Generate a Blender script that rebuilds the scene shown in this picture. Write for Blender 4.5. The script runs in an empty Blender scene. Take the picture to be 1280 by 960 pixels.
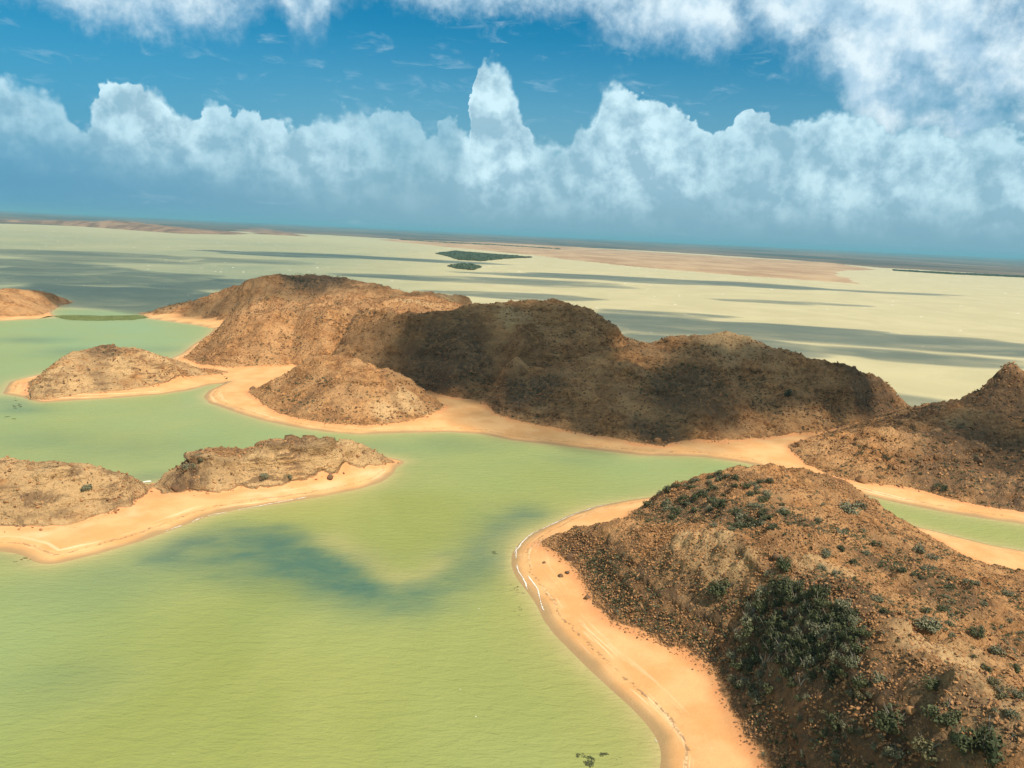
import bpy, math, random
import numpy as np

random.seed(7)
RNG = np.random.default_rng(11)
scene = bpy.context.scene
COL = scene.collection

# ------------------------------------------------------------------ camera
CAM_H = 60.0
FOC = 996.0
PITCH = math.radians(10.55)
ROLL = math.radians(2.72)
cam_d = bpy.data.cameras.new('camera')
cam_d.sensor_width = 36.0
cam_d.lens = 36.0 * FOC / 1280.0
cam_d.clip_start = 0.5
cam_d.clip_end = 200000.0
cam = bpy.data.objects.new('camera', cam_d)
COL.objects.link(cam)
from mathutils import Matrix, Vector
cam.matrix_world = (Matrix.Translation((0, 0, CAM_H)) @ Matrix.Rotation(math.pi / 2 - PITCH, 4, 'X')
                    @ Matrix.Rotation(ROLL, 4, 'Z'))
scene.camera = cam

# ------------------------------------------------------------------ colour management
scene.view_settings.view_transform = 'Standard'
scene.view_settings.look = 'None'
scene.view_settings.exposure = 0.4
scene.view_settings.gamma = 1.0
scene.cycles.use_denoising = True
scene.cycles.max_bounces = 5
scene.cycles.diffuse_bounces = 2
scene.cycles.glossy_bounces = 2
scene.cycles.transparent_max_bounces = 24
scene.cycles.volume_bounces = 0
scene.cycles.sample_clamp_indirect = 6.0

# ------------------------------------------------------------------ sun
SUN_EL = 52.0                                 # degrees above the horizon
SUN_AZ = 137.0                                # clockwise from +Y (the view): right and behind the camera
sel, saz = math.radians(SUN_EL), math.radians(SUN_AZ)
TO_SUN = np.array([math.sin(saz) * math.cos(sel), math.cos(saz) * math.cos(sel), math.sin(sel)])
sun_d = bpy.data.lights.new('sun', 'SUN')
sun_d.energy = 5.0
sun_d.angle = math.radians(0.53)
sun_d.color = (1.0, 0.93, 0.82)
sun = bpy.data.objects.new('sun', sun_d)
COL.objects.link(sun)
sun.rotation_euler = Vector((-TO_SUN[0], -TO_SUN[1], -TO_SUN[2])).to_track_quat('-Z', 'Y').to_euler()
sun.location = (0, 0, 300)


# ------------------------------------------------------------------ sight-line arithmetic (photo pixel <-> place)
def ray(px, py):
    u = (px - 640) / FOC
    v = (480 - py) / FOC
    x = u * math.cos(ROLL) - v * math.sin(ROLL)
    y = u * math.sin(ROLL) + v * math.cos(ROLL)
    return (x, math.cos(PITCH) + y * math.sin(PITCH), -math.sin(PITCH) + y * math.cos(PITCH))


def spur(l, h0, h1, g=1.0):
    """a spur from a crest at height h0 down to h1, its points lying on one slope"""
    a, b = bp(*l[0], h0), bp(*l[-1], h1)
    L2 = (b[0] - a[0]) ** 2 + (b[1] - a[1]) ** 2
    res = [a + (h0,)]
    for p in l[1:-1]:
        best = None
        for k in range(201):
            z = h1 + (h0 - h1) * k / 200
            q = bp(*p, z)
            f = ((q[0] - a[0]) * (b[0] - a[0]) + (q[1] - a[1]) * (b[1] - a[1])) / L2
            f = min(max(f, 0), 1)
            e = abs(h0 + (h1 - h0) * f ** g - z)
            if best is None or e < best[0]:
                best = (e, q + (z,))
        res.append(best[1])
    return res + [b + (h1,)]


def bp(px, py, z=0.0):
    d = ray(px, py)
    t = (z - CAM_H) / d[2]
    return (d[0] * t, d[1] * t)


def B(l, z=0.0):
    return [bp(a, b, z) for a, b in l]


def shift(px, py, h, dx, dy, z):
    x, y = bp(px, py, h)
    return (x + dx, y + dy, z)


def Rg(l):
    """ridge: (px, py, height) -> (x, y, height)"""
    return [bp(a, b, h) + (h,) for a, b, h in l]


def azel(px, py):
    d = ray(px, py)
    return math.degrees(math.atan2(d[0], d[1])), math.degrees(math.asin(d[2] / math.sqrt(sum(c * c for c in d))))


# ------------------------------------------------------------------ node helper
class NT:
    def __init__(self, tree):
        self.t = tree
        self.n = tree.nodes
        self.l = tree.links

    def new(self, kind, **kw):
        n = self.n.new(kind)
        for k, v in kw.items():
            setattr(n, k, v)
        return n

    def put(self, sock, v):
        if isinstance(v, bpy.types.NodeSocket):
            self.l.new(v, sock)
        elif v is not None:
            if sock.type == 'RGBA' and isinstance(v, (tuple, list)) and len(v) == 3:
                v = tuple(v) + (1.0,)
            sock.default_value = v

    def m(self, op, a, b=None, c=None, clamp=False):
        n = self.new('ShaderNodeMath', operation=op, use_clamp=clamp)
        self.put(n.inputs[0], a)
        if b is not None:
            self.put(n.inputs[1], b)
        if c is not None:
            self.put(n.inputs[2], c)
        return n.outputs[0]

    def vm(self, op, a, b=None, scale=None):
        n = self.new('ShaderNodeVectorMath', operation=op)
        self.put(n.inputs[0], a)
        if b is not None:
            self.put(n.inputs[1], b)
        if scale is not None:
            self.put(n.inputs['Scale'], scale)
        return n.outputs['Value'] if op in ('DOT_PRODUCT', 'LENGTH') else n.outputs[0]

    def mix(self, f, a, b, blend='MIX'):
        n = self.new('ShaderNodeMix', data_type='RGBA', blend_type=blend)
        self.put(n.inputs['Factor'], f)
        self.put(n.inputs[6], a)
        self.put(n.inputs[7], b)
        return n.outputs[2]

    def noise(self, vec, scale, detail=4.0, rough=0.55, dist=0.0, out='Fac'):
        n = self.new('ShaderNodeTexNoise')
        if vec is not None:
            self.l.new(vec, n.inputs['Vector'])
        n.inputs['Scale'].default_value = scale
        n.inputs['Detail'].default_value = detail
        n.inputs['Roughness'].default_value = rough
        n.inputs['Distortion'].default_value = dist
        return n.outputs[out]

    def voro(self, vec, scale, feature='F1', out='Distance', rand=1.0):
        n = self.new('ShaderNodeTexVoronoi', feature=feature)
        if vec is not None:
            self.l.new(vec, n.inputs['Vector'])
        n.inputs['Scale'].default_value = scale
        n.inputs['Randomness'].default_value = rand
        return n.outputs[out]

    def rng(self, v, a, b, c=0.0, d=1.0, smooth=True):
        n = self.new('ShaderNodeMapRange', interpolation_type='SMOOTHSTEP' if smooth else 'LINEAR')
        self.put(n.inputs['Value'], v)
        self.put(n.inputs['From Min'], a)
        self.put(n.inputs['From Max'], b)
        self.put(n.inputs['To Min'], c)
        self.put(n.inputs['To Max'], d)
        return n.outputs[0]

    def attr(self, name, out='Fac'):
        n = self.new('ShaderNodeAttribute', attribute_name=name)
        return n.outputs[out]

    def curve(self, v, pts):
        n = self.new('ShaderNodeFloatCurve')
        cm = n.mapping
        c = cm.curves[0]
        pts = sorted(pts)
        c.points[0].location = pts[0]
        c.points[1].location = pts[-1]
        for p in pts[1:-1]:
            c.points.new(*p)
        cm.update()
        self.put(n.inputs['Value'], v)
        return n.outputs[0]


def material(name):
    m = bpy.data.materials.new(name)
    m.use_nodes = True
    nt = NT(m.node_tree)
    bsdf = m.node_tree.nodes['Principled BSDF']
    return m, nt, bsdf


# ------------------------------------------------------------------ world: Nishita sky and cumulus
def build_world():
    w = bpy.data.worlds.new('World')
    scene.world = w
    w.use_nodes = True
    t = NT(w.node_tree)
    for n in list(t.n):
        t.n.remove(n)
    out = t.new('ShaderNodeOutputWorld')
    sky = t.new('ShaderNodeTexSky', sky_type='NISHITA', sun_disc=False)
    sky.sun_elevation = sel
    sky.sun_rotation = saz
    sky.altitude = 60
    sky.air_density = 1.0
    sky.dust_density = 0.4
    sky.ozone_density = 2.5
    tint = t.mix(1.0, sky.outputs[0], (0.05, 0.64, 0.80), 'MULTIPLY')
    tc = t.new('ShaderNodeTexCoord')
    d = t.vm('NORMALIZE', tc.outputs['Generated'])
    sp = t.new('ShaderNodeSeparateXYZ')
    t.l.new(d, sp.inputs[0])
    x, y, z = sp.outputs
    az = t.m('MULTIPLY', t.m('ARCTAN2', x, y), 57.29578)
    el = t.m('MULTIPLY', t.m('ARCSINE', z), 57.29578)
    # the cloud bank goes on round the whole horizon
    azp = t.m('SUBTRACT', t.m('PINGPONG', t.m('ADD', az, 45.0), 90.0), 45.0)
    # domain warp
    n1 = t.noise(d, 26.0, 5.0, 0.6, out='Color')
    s1 = t.new('ShaderNodeSeparateColor')
    t.l.new(n1, s1.inputs[0])
    wa, wb = s1.outputs[0], s1.outputs[1]
    azw = t.m('ADD', azp, t.m('MULTIPLY', t.m('SUBTRACT', wa, 0.5), 1.5))
    elw = t.m('ADD', el, t.m('MULTIPLY', t.m('SUBTRACT', wb, 0.5), 1.7))
    # fine cauliflower: billowed voronoi
    bil = t.m('ADD', t.m('MULTIPLY', t.voro(d, 60.0, 'SMOOTH_F1'), 0.65), t.m('MULTIPLY', t.voro(d, 150.0, 'SMOOTH_F1'), 0.35))
    nf = t.noise(d, 90.0, 6.0, 0.6)
    tops = [(0, 92), (40, 103), (80, 128), (100, 158), (114, 128), (124, 108), (150, 98), (185, 104), (212, 124), (240, 146), (260, 127),
            (285, 130), (300, 146), (310, 139), (340, 147), (370, 153), (400, 145), (430, 138), (460, 140), (490, 137), (520, 150), (545, 162),
            (556, 140), (572, 142), (584, 165), (588, 140), (591, 104), (598, 78), (612, 70), (628, 82), (640, 100), (649, 122), (655, 148), (664, 165), (680, 175), (700, 178),
            (722, 158), (742, 146), (758, 112), (780, 103), (802, 116), (830, 128), (860, 143), (890, 163), (908, 162), (928, 143), (950, 140),
            (980, 153), (1010, 148), (1040, 139), (1072, 138), (1100, 148), (1130, 154), (1160, 150), (1190, 168), (1222, 154), (1250, 150), (1280, 162)]
    pts = []
    for p in tops:
        a, e = azel(*p)
        pts.append(((a + 45) / 90, e / 20))
    pts = [(0.0, pts[0][1] - 0.02), (pts[0][0] - 0.03, pts[0][1])] + pts + [(pts[-1][0] + 0.03, pts[-1][1] + .02), (1.0, pts[-1][1] - 0.03)]
    top = t.m('MULTIPLY', t.curve(t.m('MULTIPLY', t.m('ADD', azw, 45.0), 1 / 90), pts), 20.0)
    D1 = t.m('SUBTRACT', top, elw)
    D1 = t.m('SUBTRACT', D1, t.m('MULTIPLY', t.m('SUBTRACT', bil, 0.42), 1.6))
    D1 = t.m('ADD', D1, t.m('MULTIPLY', t.m('SUBTRACT', nf, 0.5), 1.0))
    soft = t.rng(t.noise(d, 14.0, 2.0), 0.35, 0.65, 0.22, 1.3)
    a1 = t.rng(t.m('DIVIDE', D1, soft), -0.15, 0.85)
    # gaps and thin places inside the bank
    thin = t.rng(t.noise(d, 11.0, 4.0, 0.55), 0.30, 0.52, 0.72, 1.0)
    op = [(-100, .7), (0, .75), (80, .55), (112, .8), (130, 1), (215, 1), (260, .8), (300, .7), (350, .85), (430, .75), (480, .5), (545, .45), (575, .65), (595, 1), (655, 1), (690, .75),
          (745, .9), (800, 1), (880, .85), (960, .9), (1060, .9), (1280, .85), (1400, .8)]
    ops = [((azel(q, 150)[0] + 45) / 90, v) for q, v in op]
    ops = [(0.0, .7)] + ops + [(1.0, .8)]
    thin = t.m('MULTIPLY', thin, t.curve(t.m('MULTIPLY', t.m('ADD', azw, 45.0), 1 / 90), ops))
    # upper clouds: lower outline of the mass that hangs into the frame
    lows = [(-60, 0), (0, -8), (60, 0), (80, 18), (130, 34), (180, 40), (230, 42), (290, 40), (320, 20), (345, 6), (362, 40), (385, 48), (405, 42),
            (420, 6), (460, -6), (520, 4), (560, 14), (600, 16), (650, 10), (700, 22), (740, 42), (780, 56), (830, 56), (860, 62), (900, 66), (930, 52),
            (958, 50), (985, 80), (1010, 92), (1040, 100), (1055, 135), (1075, 165), (1100, 180), (1130, 188), (1160, 176), (1190, 192), (1220, 178), (1250, 170),
            (1280, 165), (1340, 160)]
    lp = []
    for p in lows:
        a, e = azel(*p)
        lp.append(((a + 45) / 90, e / 20))
    lp = [(0.0, lp[0][1])] + lp + [(1.0, lp[-1][1])]
    low = t.m('MULTIPLY', t.curve(t.m('MULTIPLY', t.m('ADD', azw, 45.0), 1 / 90), lp), 20.0)
    D2 = t.m('SUBTRACT', elw, low)
    D2 = t.m('ADD', D2, t.m('MULTIPLY', t.m('SUBTRACT', nf, 0.5), 2.2))
    cov = t.noise(d, 7.5, 6.0, 0.58)
    cov2 = t.noise(d, 22.0, 5.0, 0.6)
    a2 = t.m('MULTIPLY', t.rng(D2, -1.0, 2.2), t.rng(t.m('ADD', t.m('MULTIPLY', cov, 0.6), t.m('MULTIPLY', cov2, 0.4)), 0.32, 0.56))
    # faint wisps between the two
    st = t.vm('MULTIPLY', d, (1.0, 1.0, 3.2))
    wisp = t.m('MULTIPLY', t.rng(t.noise(st, 20.0, 6.0, 0.62, 0.6), 0.54, 0.86), 0.4)
    # relief of the lit billows: compare with the cloud a little nearer to the sun
    q = t.vm('ADD', d, (0.010, -0.002, 0.016))
    big = t.noise(d, 21.0, 7.0, 0.6)
    big2 = t.noise(q, 21.0, 7.0, 0.6)
    rel = t.m('MULTIPLY', t.m('SUBTRACT', big, big2), 3.8)
    crest = t.m('MULTIPLY', t.rng(D1, 0.0, 2.2, 1.0, 0.0), 0.48)
    blo = t.m('MULTIPLY', t.m('SUBTRACT', t.noise(d, 8.0, 3.0), 0.5), 1.3)
    fb = t.m('MULTIPLY', t.m('SUBTRACT', 0.42, bil), 0.45)
    lit = t.m('ADD', t.m('ADD', t.m('ADD', 0.36, rel), t.m('ADD', crest, blo)), fb, clamp=True)
    grey = (0.34, 0.56, 0.69)
    white = (0.68, 0.93, 1.02)
    c1 = t.mix(lit, grey, white)
    lit2 = t.m('ADD', t.m('ADD', 0.42, rel), t.m('MULTIPLY', t.m('SUBTRACT', cov2, 0.5), 1.2), clamp=True)
    c2 = t.mix(lit2, (0.47, 0.68, 0.84), (0.80, 0.95, 1.02))
    hz = t.mix(t.rng(azp, -36.0, -4.0), (0.125, 0.345, 0.545), (0.25, 0.44, 0.56))
    # the bank dissolves downward into the distance
    el_n = t.m('ADD', el, t.m('MULTIPLY', t.m('SUBTRACT', big, 0.5), 1.8))
    left = t.rng(azp, -34.0, -4.0, 1.7, 0.0)
    base = t.rng(t.m('SUBTRACT', el_n, left), 0.2, 4.4)
    bgs = t.new('ShaderNodeBackground')
    t.l.new(t.mix(t.rng(el, 1.0, 14.5, 0.97, 0.0), tint, t.vm('SCALE', t.vm('ADD', hz, (0, 0, 0)), scale=9.0)), bgs.inputs[0])
    bgs.inputs[1].default_value = 0.083
    bgc = t.new('ShaderNodeBackground')
    bgc.inputs[1].default_value = 0.76
    alpha1 = t.m('MULTIPLY', t.m('MULTIPLY', a1, thin), t.m('ADD', 0.0, base))
    alpha2 = t.m('MAXIMUM', a2, wisp)
    tot = t.m('MAXIMUM', alpha1, alpha2)
    t.l.new(t.mix(t.rng(t.m('SUBTRACT', alpha1, alpha2), -0.15, 0.15), c2, c1), bgc.inputs[0])
    ms = t.new('ShaderNodeMixShader')
    t.l.new(tot, ms.inputs[0])
    t.l.new(bgs.outputs[0], ms.inputs[1])
    t.l.new(bgc.outputs[0], ms.inputs[2])
    t.l.new(ms.outputs[0], out.inputs['Surface'])
    w.cycles.sampling_method = 'MANUAL'
    w.cycles.sample_map_resolution = 512


build_world()


# ------------------------------------------------------------------ numpy noise
def _hash(ix, iy, seed):
    h = (ix.astype(np.int64) * 374761393 + iy.astype(np.int64) * 668265263 + seed * 974711) & 0x7fffffff
    h = ((h ^ (h >> 13)) * 1274126177) & 0x7fffffff
    h = h ^ (h >> 16)
    return (h & 0xffff) / 65535.0


def vnoise(x, y, seed=0):
    xi = np.floor(x)
    yi = np.floor(y)
    fx = x - xi
    fy = y - yi
    fx = fx * fx * fx * (fx * (fx * 6 - 15) + 10)
    fy = fy * fy * fy * (fy * (fy * 6 - 15) + 10)
    a = _hash(xi, yi, seed)
    b = _hash(xi + 1, yi, seed)
    c = _hash(xi, yi + 1, seed)
    d = _hash(xi + 1, yi + 1, seed)
    return (a + (b - a) * fx) * (1 - fy) + (c + (d - c) * fx) * fy


def fbm(x, y, seed=0, octv=4, gain=0.5):
    s = 0.0
    a = 1.0
    tot = 0.0
    for k in range(octv):
        s = s + a * (vnoise(x, y, seed + k * 17) * 2 - 1)
        tot += a
        a *= gain
        x, y = x * 1.93 + y * 0.52 + 3.1, y * 1.93 - x * 0.52 + 7.7
    return s / tot


def sstep(a, b, v):
    t = np.clip((v - a) / (b - a), 0, 1)
    return t * t * (3 - 2 * t)


def seg_dist(X, Y, ax, ay, bx, by):
    dx, dy = bx - ax, by - ay
    L = dx * dx + dy * dy + 1e-12
    t = np.clip(((X - ax) * dx + (Y - ay) * dy) / L, 0, 1)
    return (X - ax - t * dx) ** 2 + (Y - ay - t * dy) ** 2


def sdist(poly, X, Y):
    """signed distance, positive inside"""
    d2 = np.full(X.shape, 1e12)
    ins = np.zeros(X.shape, bool)
    n = len(poly)
    for i in range(n):
        ax, ay = poly[i]
        bx, by = poly[(i + 1) % n]
        d2 = np.minimum(d2, seg_dist(X, Y, ax, ay, bx, by))
        if ay != by:
            c = (ay > Y) != (by > Y)
            ins ^= c & (X < (bx - ax) * (Y - ay) / (by - ay) + ax)
    d = np.sqrt(d2)
    return np.where(ins, d, -d)


def line_dist(pl, X, Y):
    d2 = np.full(X.shape, 1e12)
    for (ax, ay), (bx, by) in zip(pl[:-1], pl[1:]):
        d2 = np.minimum(d2, seg_dist(X, Y, ax, ay, bx, by))
    return np.sqrt(d2)


# ------------------------------------------------------------------ the land, laid out on the water level
Z1 = 1.2
LANDS = {
    'headland': dict(
        shore=B([(820, 621), (790, 625), (745, 633), (715, 643), (690, 655), (665, 667), (650, 679), (641, 692), (640, 706), (646, 722), (660, 739),
                 (672, 756), (680, 774), (694, 793), (714, 813), (737, 836), (762, 859), (790, 884), (810, 905), (824, 925), (829, 945), (826, 965),
                 (818, 1000)]) + [(19, 70), (22, 55), (32, 38), (50, 25), (80, 12), (140, 0), (240, 0), (290, 60), (250, 112), (200, 127), (150, 141),
                                  (125, 150)] + B([(1280, 689), (1240, 682), (1200, 672), (1160, 662), (1130, 655)])
              + [(78, 184), (66, 195), (52, 196), (43, 189)],
        hills=[dict(
            base=B([(795, 640), (785, 648), (772, 657), (735, 666), (705, 670), (690, 672), (676, 677), (690, 690), (715, 706), (735, 735), (745, 755),
                    (770, 780), (800, 795), (830, 808), (860, 822), (885, 840), (905, 865), (920, 895), (935, 925), (955, 950), (975, 1000),
                    (1000, 1060)], Z1) + [(33, 50), (45, 38), (80, 28), (140, 20), (230, 20), (250, 60), (200, 105), (150, 128), (120, 140)]
            + B([(1280, 719), (1240, 713), (1210, 700), (1175, 680), (1145, 664)], Z1) + [(78, 179), (64, 187), (52, 187), (45, 181)],
            ridges=[Rg([(676, 677, 1.5), (700, 669, 3.2), (735, 665, 5.2), (765, 661, 7), (790, 656, 8.5), (830, 660, 11), (880, 672, 13), (930, 684, 15),
                        (990, 697, 16)]),
                    Rg([(800, 636, 2), (825, 618, 6), (850, 608, 9), (880, 600, 11.8), (910, 591, 13.6), (940, 586, 14.8), (965, 588, 15), (1000, 595, 14.5),
                        (1040, 605, 12.5), (1075, 617, 10), (1110, 648, 5.5), (1140, 662, 2.2)]),
                    Rg([(940, 590, 14.8), (962, 640, 15.5), (990, 692, 16.2), (1040, 732, 16.8), (1090, 776, 17.2), (1150, 830, 17.6), (1210, 870, 18),
                        (1290, 920, 18.4), (1400, 1000, 18)]) + [(120, 45, 16), (190, 50, 14)],
                    ],
            p=1.35, rough=1.0)],
        beach=1.35),
    'mainland': dict(
        shore=B([(172, 391), (185, 398), (215, 402), (245, 406), (268, 411), (262, 418), (240, 432), (228, 442)]) + [(-150, 345), (-140, 322), (-128, 306)]
        + B([(285, 478), (262, 488), (255, 496), (262, 504), (275, 508), (300, 517), (330, 526), (370, 534), (410, 540), (450, 543), (500, 541), (560, 540),
             (600, 542), (640, 550), (700, 557), (750, 563), (800, 569), (850, 570), (880, 571), (930, 578), (970, 588), (1020, 602), (1085, 620),
             (1120, 628), (1180, 640), (1230, 648), (1280, 655)])
        + [(135, 168), (160, 160), (210, 150), (300, 145), (420, 180), (440, 260), (330, 272), (230, 268), (175, 278), (146, 300), (118, 345), (75, 392),
           (38, 440), (5, 500), (-30, 545), (-80, 580), (-150, 595), (-195, 575), (-222, 535)],
        hills=[
            dict(base=B([(310, 490), (330, 505), (350, 515), (380, 523), (420, 529), (460, 531), (500, 527), (530, 521), (550, 514), (556, 507)], 1.4)
                 + [(-32, 277), (-40, 288), (-58, 293), (-78, 290), (-92, 284)],
                 ridges=[Rg([(395, 447, 15), (425, 446, 16), (470, 458, 14.6), (500, 467, 12.6), (530, 486, 7), (548, 503, 2)]),
                         Rg([(395, 447, 15), (352, 470, 8.5), (318, 488, 2)])], p=1.02, rough=0.6),
            dict(base=B([(176, 390), (200, 393), (240, 396), (278, 401), (287, 407), (268, 424), (243, 440), (230, 446), (255, 456), (290, 459), (365, 457),
                         (400, 462)], 1.4) + [(-75, 299), (-55, 300), (-36, 292)]
                 + B([(565, 498), (590, 500), (604, 503), (608, 507), (620, 518), (650, 526), (700, 537), (750, 545), (790, 553), (830, 556), (850, 551),
                      (900, 552), (950, 548), (990, 543), (1025, 541), (1100, 523), (1150, 511), (1172, 504)], 1.4)
                 + [(130, 300), (104, 345), (66, 388), (28, 432), (-6, 492), (-40, 535), (-90, 566), (-150, 580), (-195, 556), (-222, 520)],
                 ridges=[
                     Rg([(178, 388, 1.5), (240, 377, 9), (285, 363, 17), (325, 346, 27), (370, 346, 27), (420, 348, 27), (470, 359, 24), (500, 367, 21),
                         (560, 368, 21), (600, 369, 21), (634, 380, 16)]),
                     Rg([(230, 443, 2), (265, 420, 9), (292, 399, 17), (330, 390, 21), (380, 385, 23), (430, 385, 24.5), (480, 377, 25), (540, 373, 23)]),
                     Rg([(430, 385, 24.5), (500, 392, 27.5), (560, 386, 30), (600, 383, 31), (650, 381, 32), (700, 382, 32), (735, 388, 30.5), (765, 403, 26.5),
                         (790, 420, 21.5), (806, 433, 16)]),
                     spur([(330, 390), (330, 420), (335, 452)], 21, 3, 1.2),
                     spur([(600, 384), (575, 425), (562, 460), (572, 494)], 31, 3, 1.2),
                     spur([(650, 384), (655, 420), (640, 455), (625, 500)], 31, 5, 1.3),
                     spur([(720, 386), (745, 412), (762, 438)], 31, 18, 1.2),
                     Rg([(610, 506, 2), (650, 482, 8), (720, 455, 16), (770, 440, 20.5), (815, 432, 22), (850, 425, 24), (900, 419, 26), (930, 421, 26),
                         (960, 430, 24.6), (1000, 444, 22), (1060, 456, 19.6), (1094, 472, 14.5), (1116, 486, 9.5), (1142, 500, 5)]),
                     spur([(960, 430), (985, 475), (990, 515), (985, 540)], 24.6, 2, 1.2),
                     spur([(1050, 455), (1060, 480), (1050, 520)], 20, 3, 1.3),
                     spur([(870, 424), (880, 470), (880, 510), (870, 547)], 25, 3, 1.3),
                     spur([(800, 437), (765, 485), (785, 545)], 21, 3, 1.2),
                     spur([(720, 455), (705, 490), (700, 530)], 16, 3, 1.2),
                 ], p=1.3, rough=1.0,
                 valleys=[
                     [bp(598, 503, 1.4) + (1.0,), shift(650, 482, 8, -9, 15, 1.8), shift(720, 455, 16, -9, 18, 5.0), shift(770, 440, 20.5, -7, 18, 9.5), bp(810, 436, 14) + (13.5,)],
                     spur([(405, 463), (428, 437), (445, 415), (478, 396)], 1.5, 19, 1.0),
                     spur([(366, 457), (366, 430), (368, 404)], 1.5, 16, 1.0),
                     [bp(288, 405, 1.4) + (1.4,), shift(330, 390, 21, -4, 26, 11), shift(385, 385, 23, 0, 30, 16), shift(440, 384, 24.5, 4, 30, 19)],
                     spur([(595, 499), (604, 455), (626, 412)], 1.6, 24, 1.0),
                     spur([(905, 552), (912, 505), (925, 455)], 1.5, 20, 1.0),
                     spur([(745, 545), (735, 500), (745, 465)], 1.5, 14, 1.0),
                 ]),
            dict(base=B([(985, 558), (1010, 580), (1050, 595), (1080, 602), (1120, 606), (1150, 612), (1190, 622), (1240, 633), (1280, 638)], 1.4)
                 + [(140, 176), (180, 170), (240, 165), (330, 180), (390, 210), (390, 245), (300, 258), (200, 262), (160, 276)]
                 + B([(1135, 508), (1060, 535), (1020, 545)], 1.4),
                 ridges=[Rg([(990, 557, 1.5), (1040, 548, 5.5), (1090, 541, 8.5), (1120, 545, 9.3), (1180, 543, 11)]),
                         Rg([(1140, 502, 4), (1190, 501, 5.5), (1215, 497, 8), (1236, 492, 11.5), (1258, 486, 15.5), (1280, 482, 17.5)]) + [(190, 225, 17), (260, 215, 17), (340, 220, 13)],
                         spur([(1258, 484), (1240, 505), (1215, 525), (1180, 543)], 17, 10),
                         spur([(1290, 483), (1300, 530), (1310, 605)], 17.5, 5)],
                 valleys=[[bp(1085, 524, 1.4) + (1.2,), bp(1140, 514, 3.5) + (3.0,), bp(1172, 517, 5) + (4.5,), bp(1205, 511, 8) + (7.5,)]],
                 p=1.2, rough=1.3, knobs=[bp(1258, 476, 21) + (8.0, 6.0), bp(1278, 476, 21) + (6.5, 8.0)])],
        beach=1.3),
    'islet': dict(
        shore=B([(495, 584), (491, 592), (478, 602), (450, 611), (400, 621), (350, 629), (300, 636), (260, 645), (220, 660), (180, 675), (130, 690),
                 (90, 700), (62, 706), (45, 703), (28, 693), (0, 688)]) + [(-97, 131), (-130, 135), (-170, 150), (-165, 185), (-125, 182), (-105, 176), (-92, 175),
                                                                          (-83, 174), (-76, 182), (-66, 191), (-50, 204), (-36, 208), (-27, 203)],
        hills=[
            dict(base=B([(494, 574), (470, 582), (440, 589), (420, 597), (380, 605), (340, 610), (300, 612), (270, 618), (230, 617), (203, 618), (192, 610)], Z1)
                 + [(-80, 180), (-69, 189), (-52, 201), (-36, 204), (-29, 200)],
                 ridges=[Rg([(197, 605, 1.8), (220, 586, 4.6), (245, 573, 7), (280, 563, 8.4), (340, 559, 8.8), (400, 554, 9.3), (440, 551, 9.4), (475, 556, 8.2),
                             (490, 565, 6)])], p=1.9, rough=0.8, strata=1.0),
            dict(base=B([(190, 607), (182, 620), (160, 635), (130, 645), (100, 653), (60, 660), (0, 661), (-60, 662)], Z1)
                 + [(-140, 150), (-150, 178), (-119, 178), (-100, 174), (-87, 174)],
                 ridges=[Rg([(186, 607, 1.6), (165, 598, 4.5), (140, 593, 6.6), (100, 590, 7.8), (60, 588, 8.4), (20, 586, 9), (0, 588, 9), (-80, 600, 8)])],
                 p=1.8, rough=0.8, strata=1.0)],
        beach=1.2),
    'small_islet': dict(
        shore=B([(33, 497), (50, 503), (100, 500), (150, 497), (200, 493), (235, 488), (262, 481), (288, 478), (310, 466)])
        + [(-112, 318), (-135, 326), (-157, 322), (-178, 305), (-180, 280), (-170, 260)],
        hills=[dict(base=B([(38, 495), (60, 497), (100, 492), (150, 488), (200, 482), (240, 472), (270, 468), (284, 465)], Z1)
                    + [(-120, 316), (-137, 321), (-153, 316), (-169, 298), (-171, 276)],
                    ridges=[Rg([(38, 494, 1.2), (60, 473, 5.5), (85, 453, 8.8), (105, 439, 11), (130, 433, 12), (150, 439, 11.4), (200, 447, 10), (240, 460, 5.8),
                                (275, 466, 1.8)])], p=1.5, rough=0.8, strata=0.6)],
        beach=1.2),
    'distant_headland': dict(
        shore=B([(0, 401), (40, 399), (70, 397), (63, 390), (76, 380.5), (94, 377.2)]) + [(-345, 590), (-420, 620), (-540, 600), (-560, 470), (-420, 420)],
        hills=[dict(base=B([(0, 396), (50, 394), (61, 388), (75, 379.5), (90, 376.8)], Z1) + [(-350, 578), (-420, 600), (-520, 580), (-540, 480), (-420, 430)],
                    ridges=[Rg([(90, 376, 1.2), (60, 366, 8), (30, 363.5, 11), (0, 363, 12), (-60, 365, 13)])], p=1.4, rough=0.8)],
        beach=1.2),
}
ORDER = list(LANDS)

# macro grid
GX0, GX1, GY0, GY1, GS = -590.0, 470.0, -10.0, 630.0, 1.25
gx = np.arange(GX0, GX1, GS)
gy = np.arange(GY0, GY1, GS)
NX, NY = len(gx), len(gy)
MX, MY = np.meshgrid(gx, gy)


def blur(a, n):
    for _ in range(n):
        p = np.pad(a, 1, mode='edge')
        a = (p[:-2, 1:-1] + p[2:, 1:-1] + 2 * a) / 4
        p = np.pad(a, 1, mode='edge')
        a = (p[1:-1, :-2] + p[1:-1, 2:] + 2 * a) / 4
    return a


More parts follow.
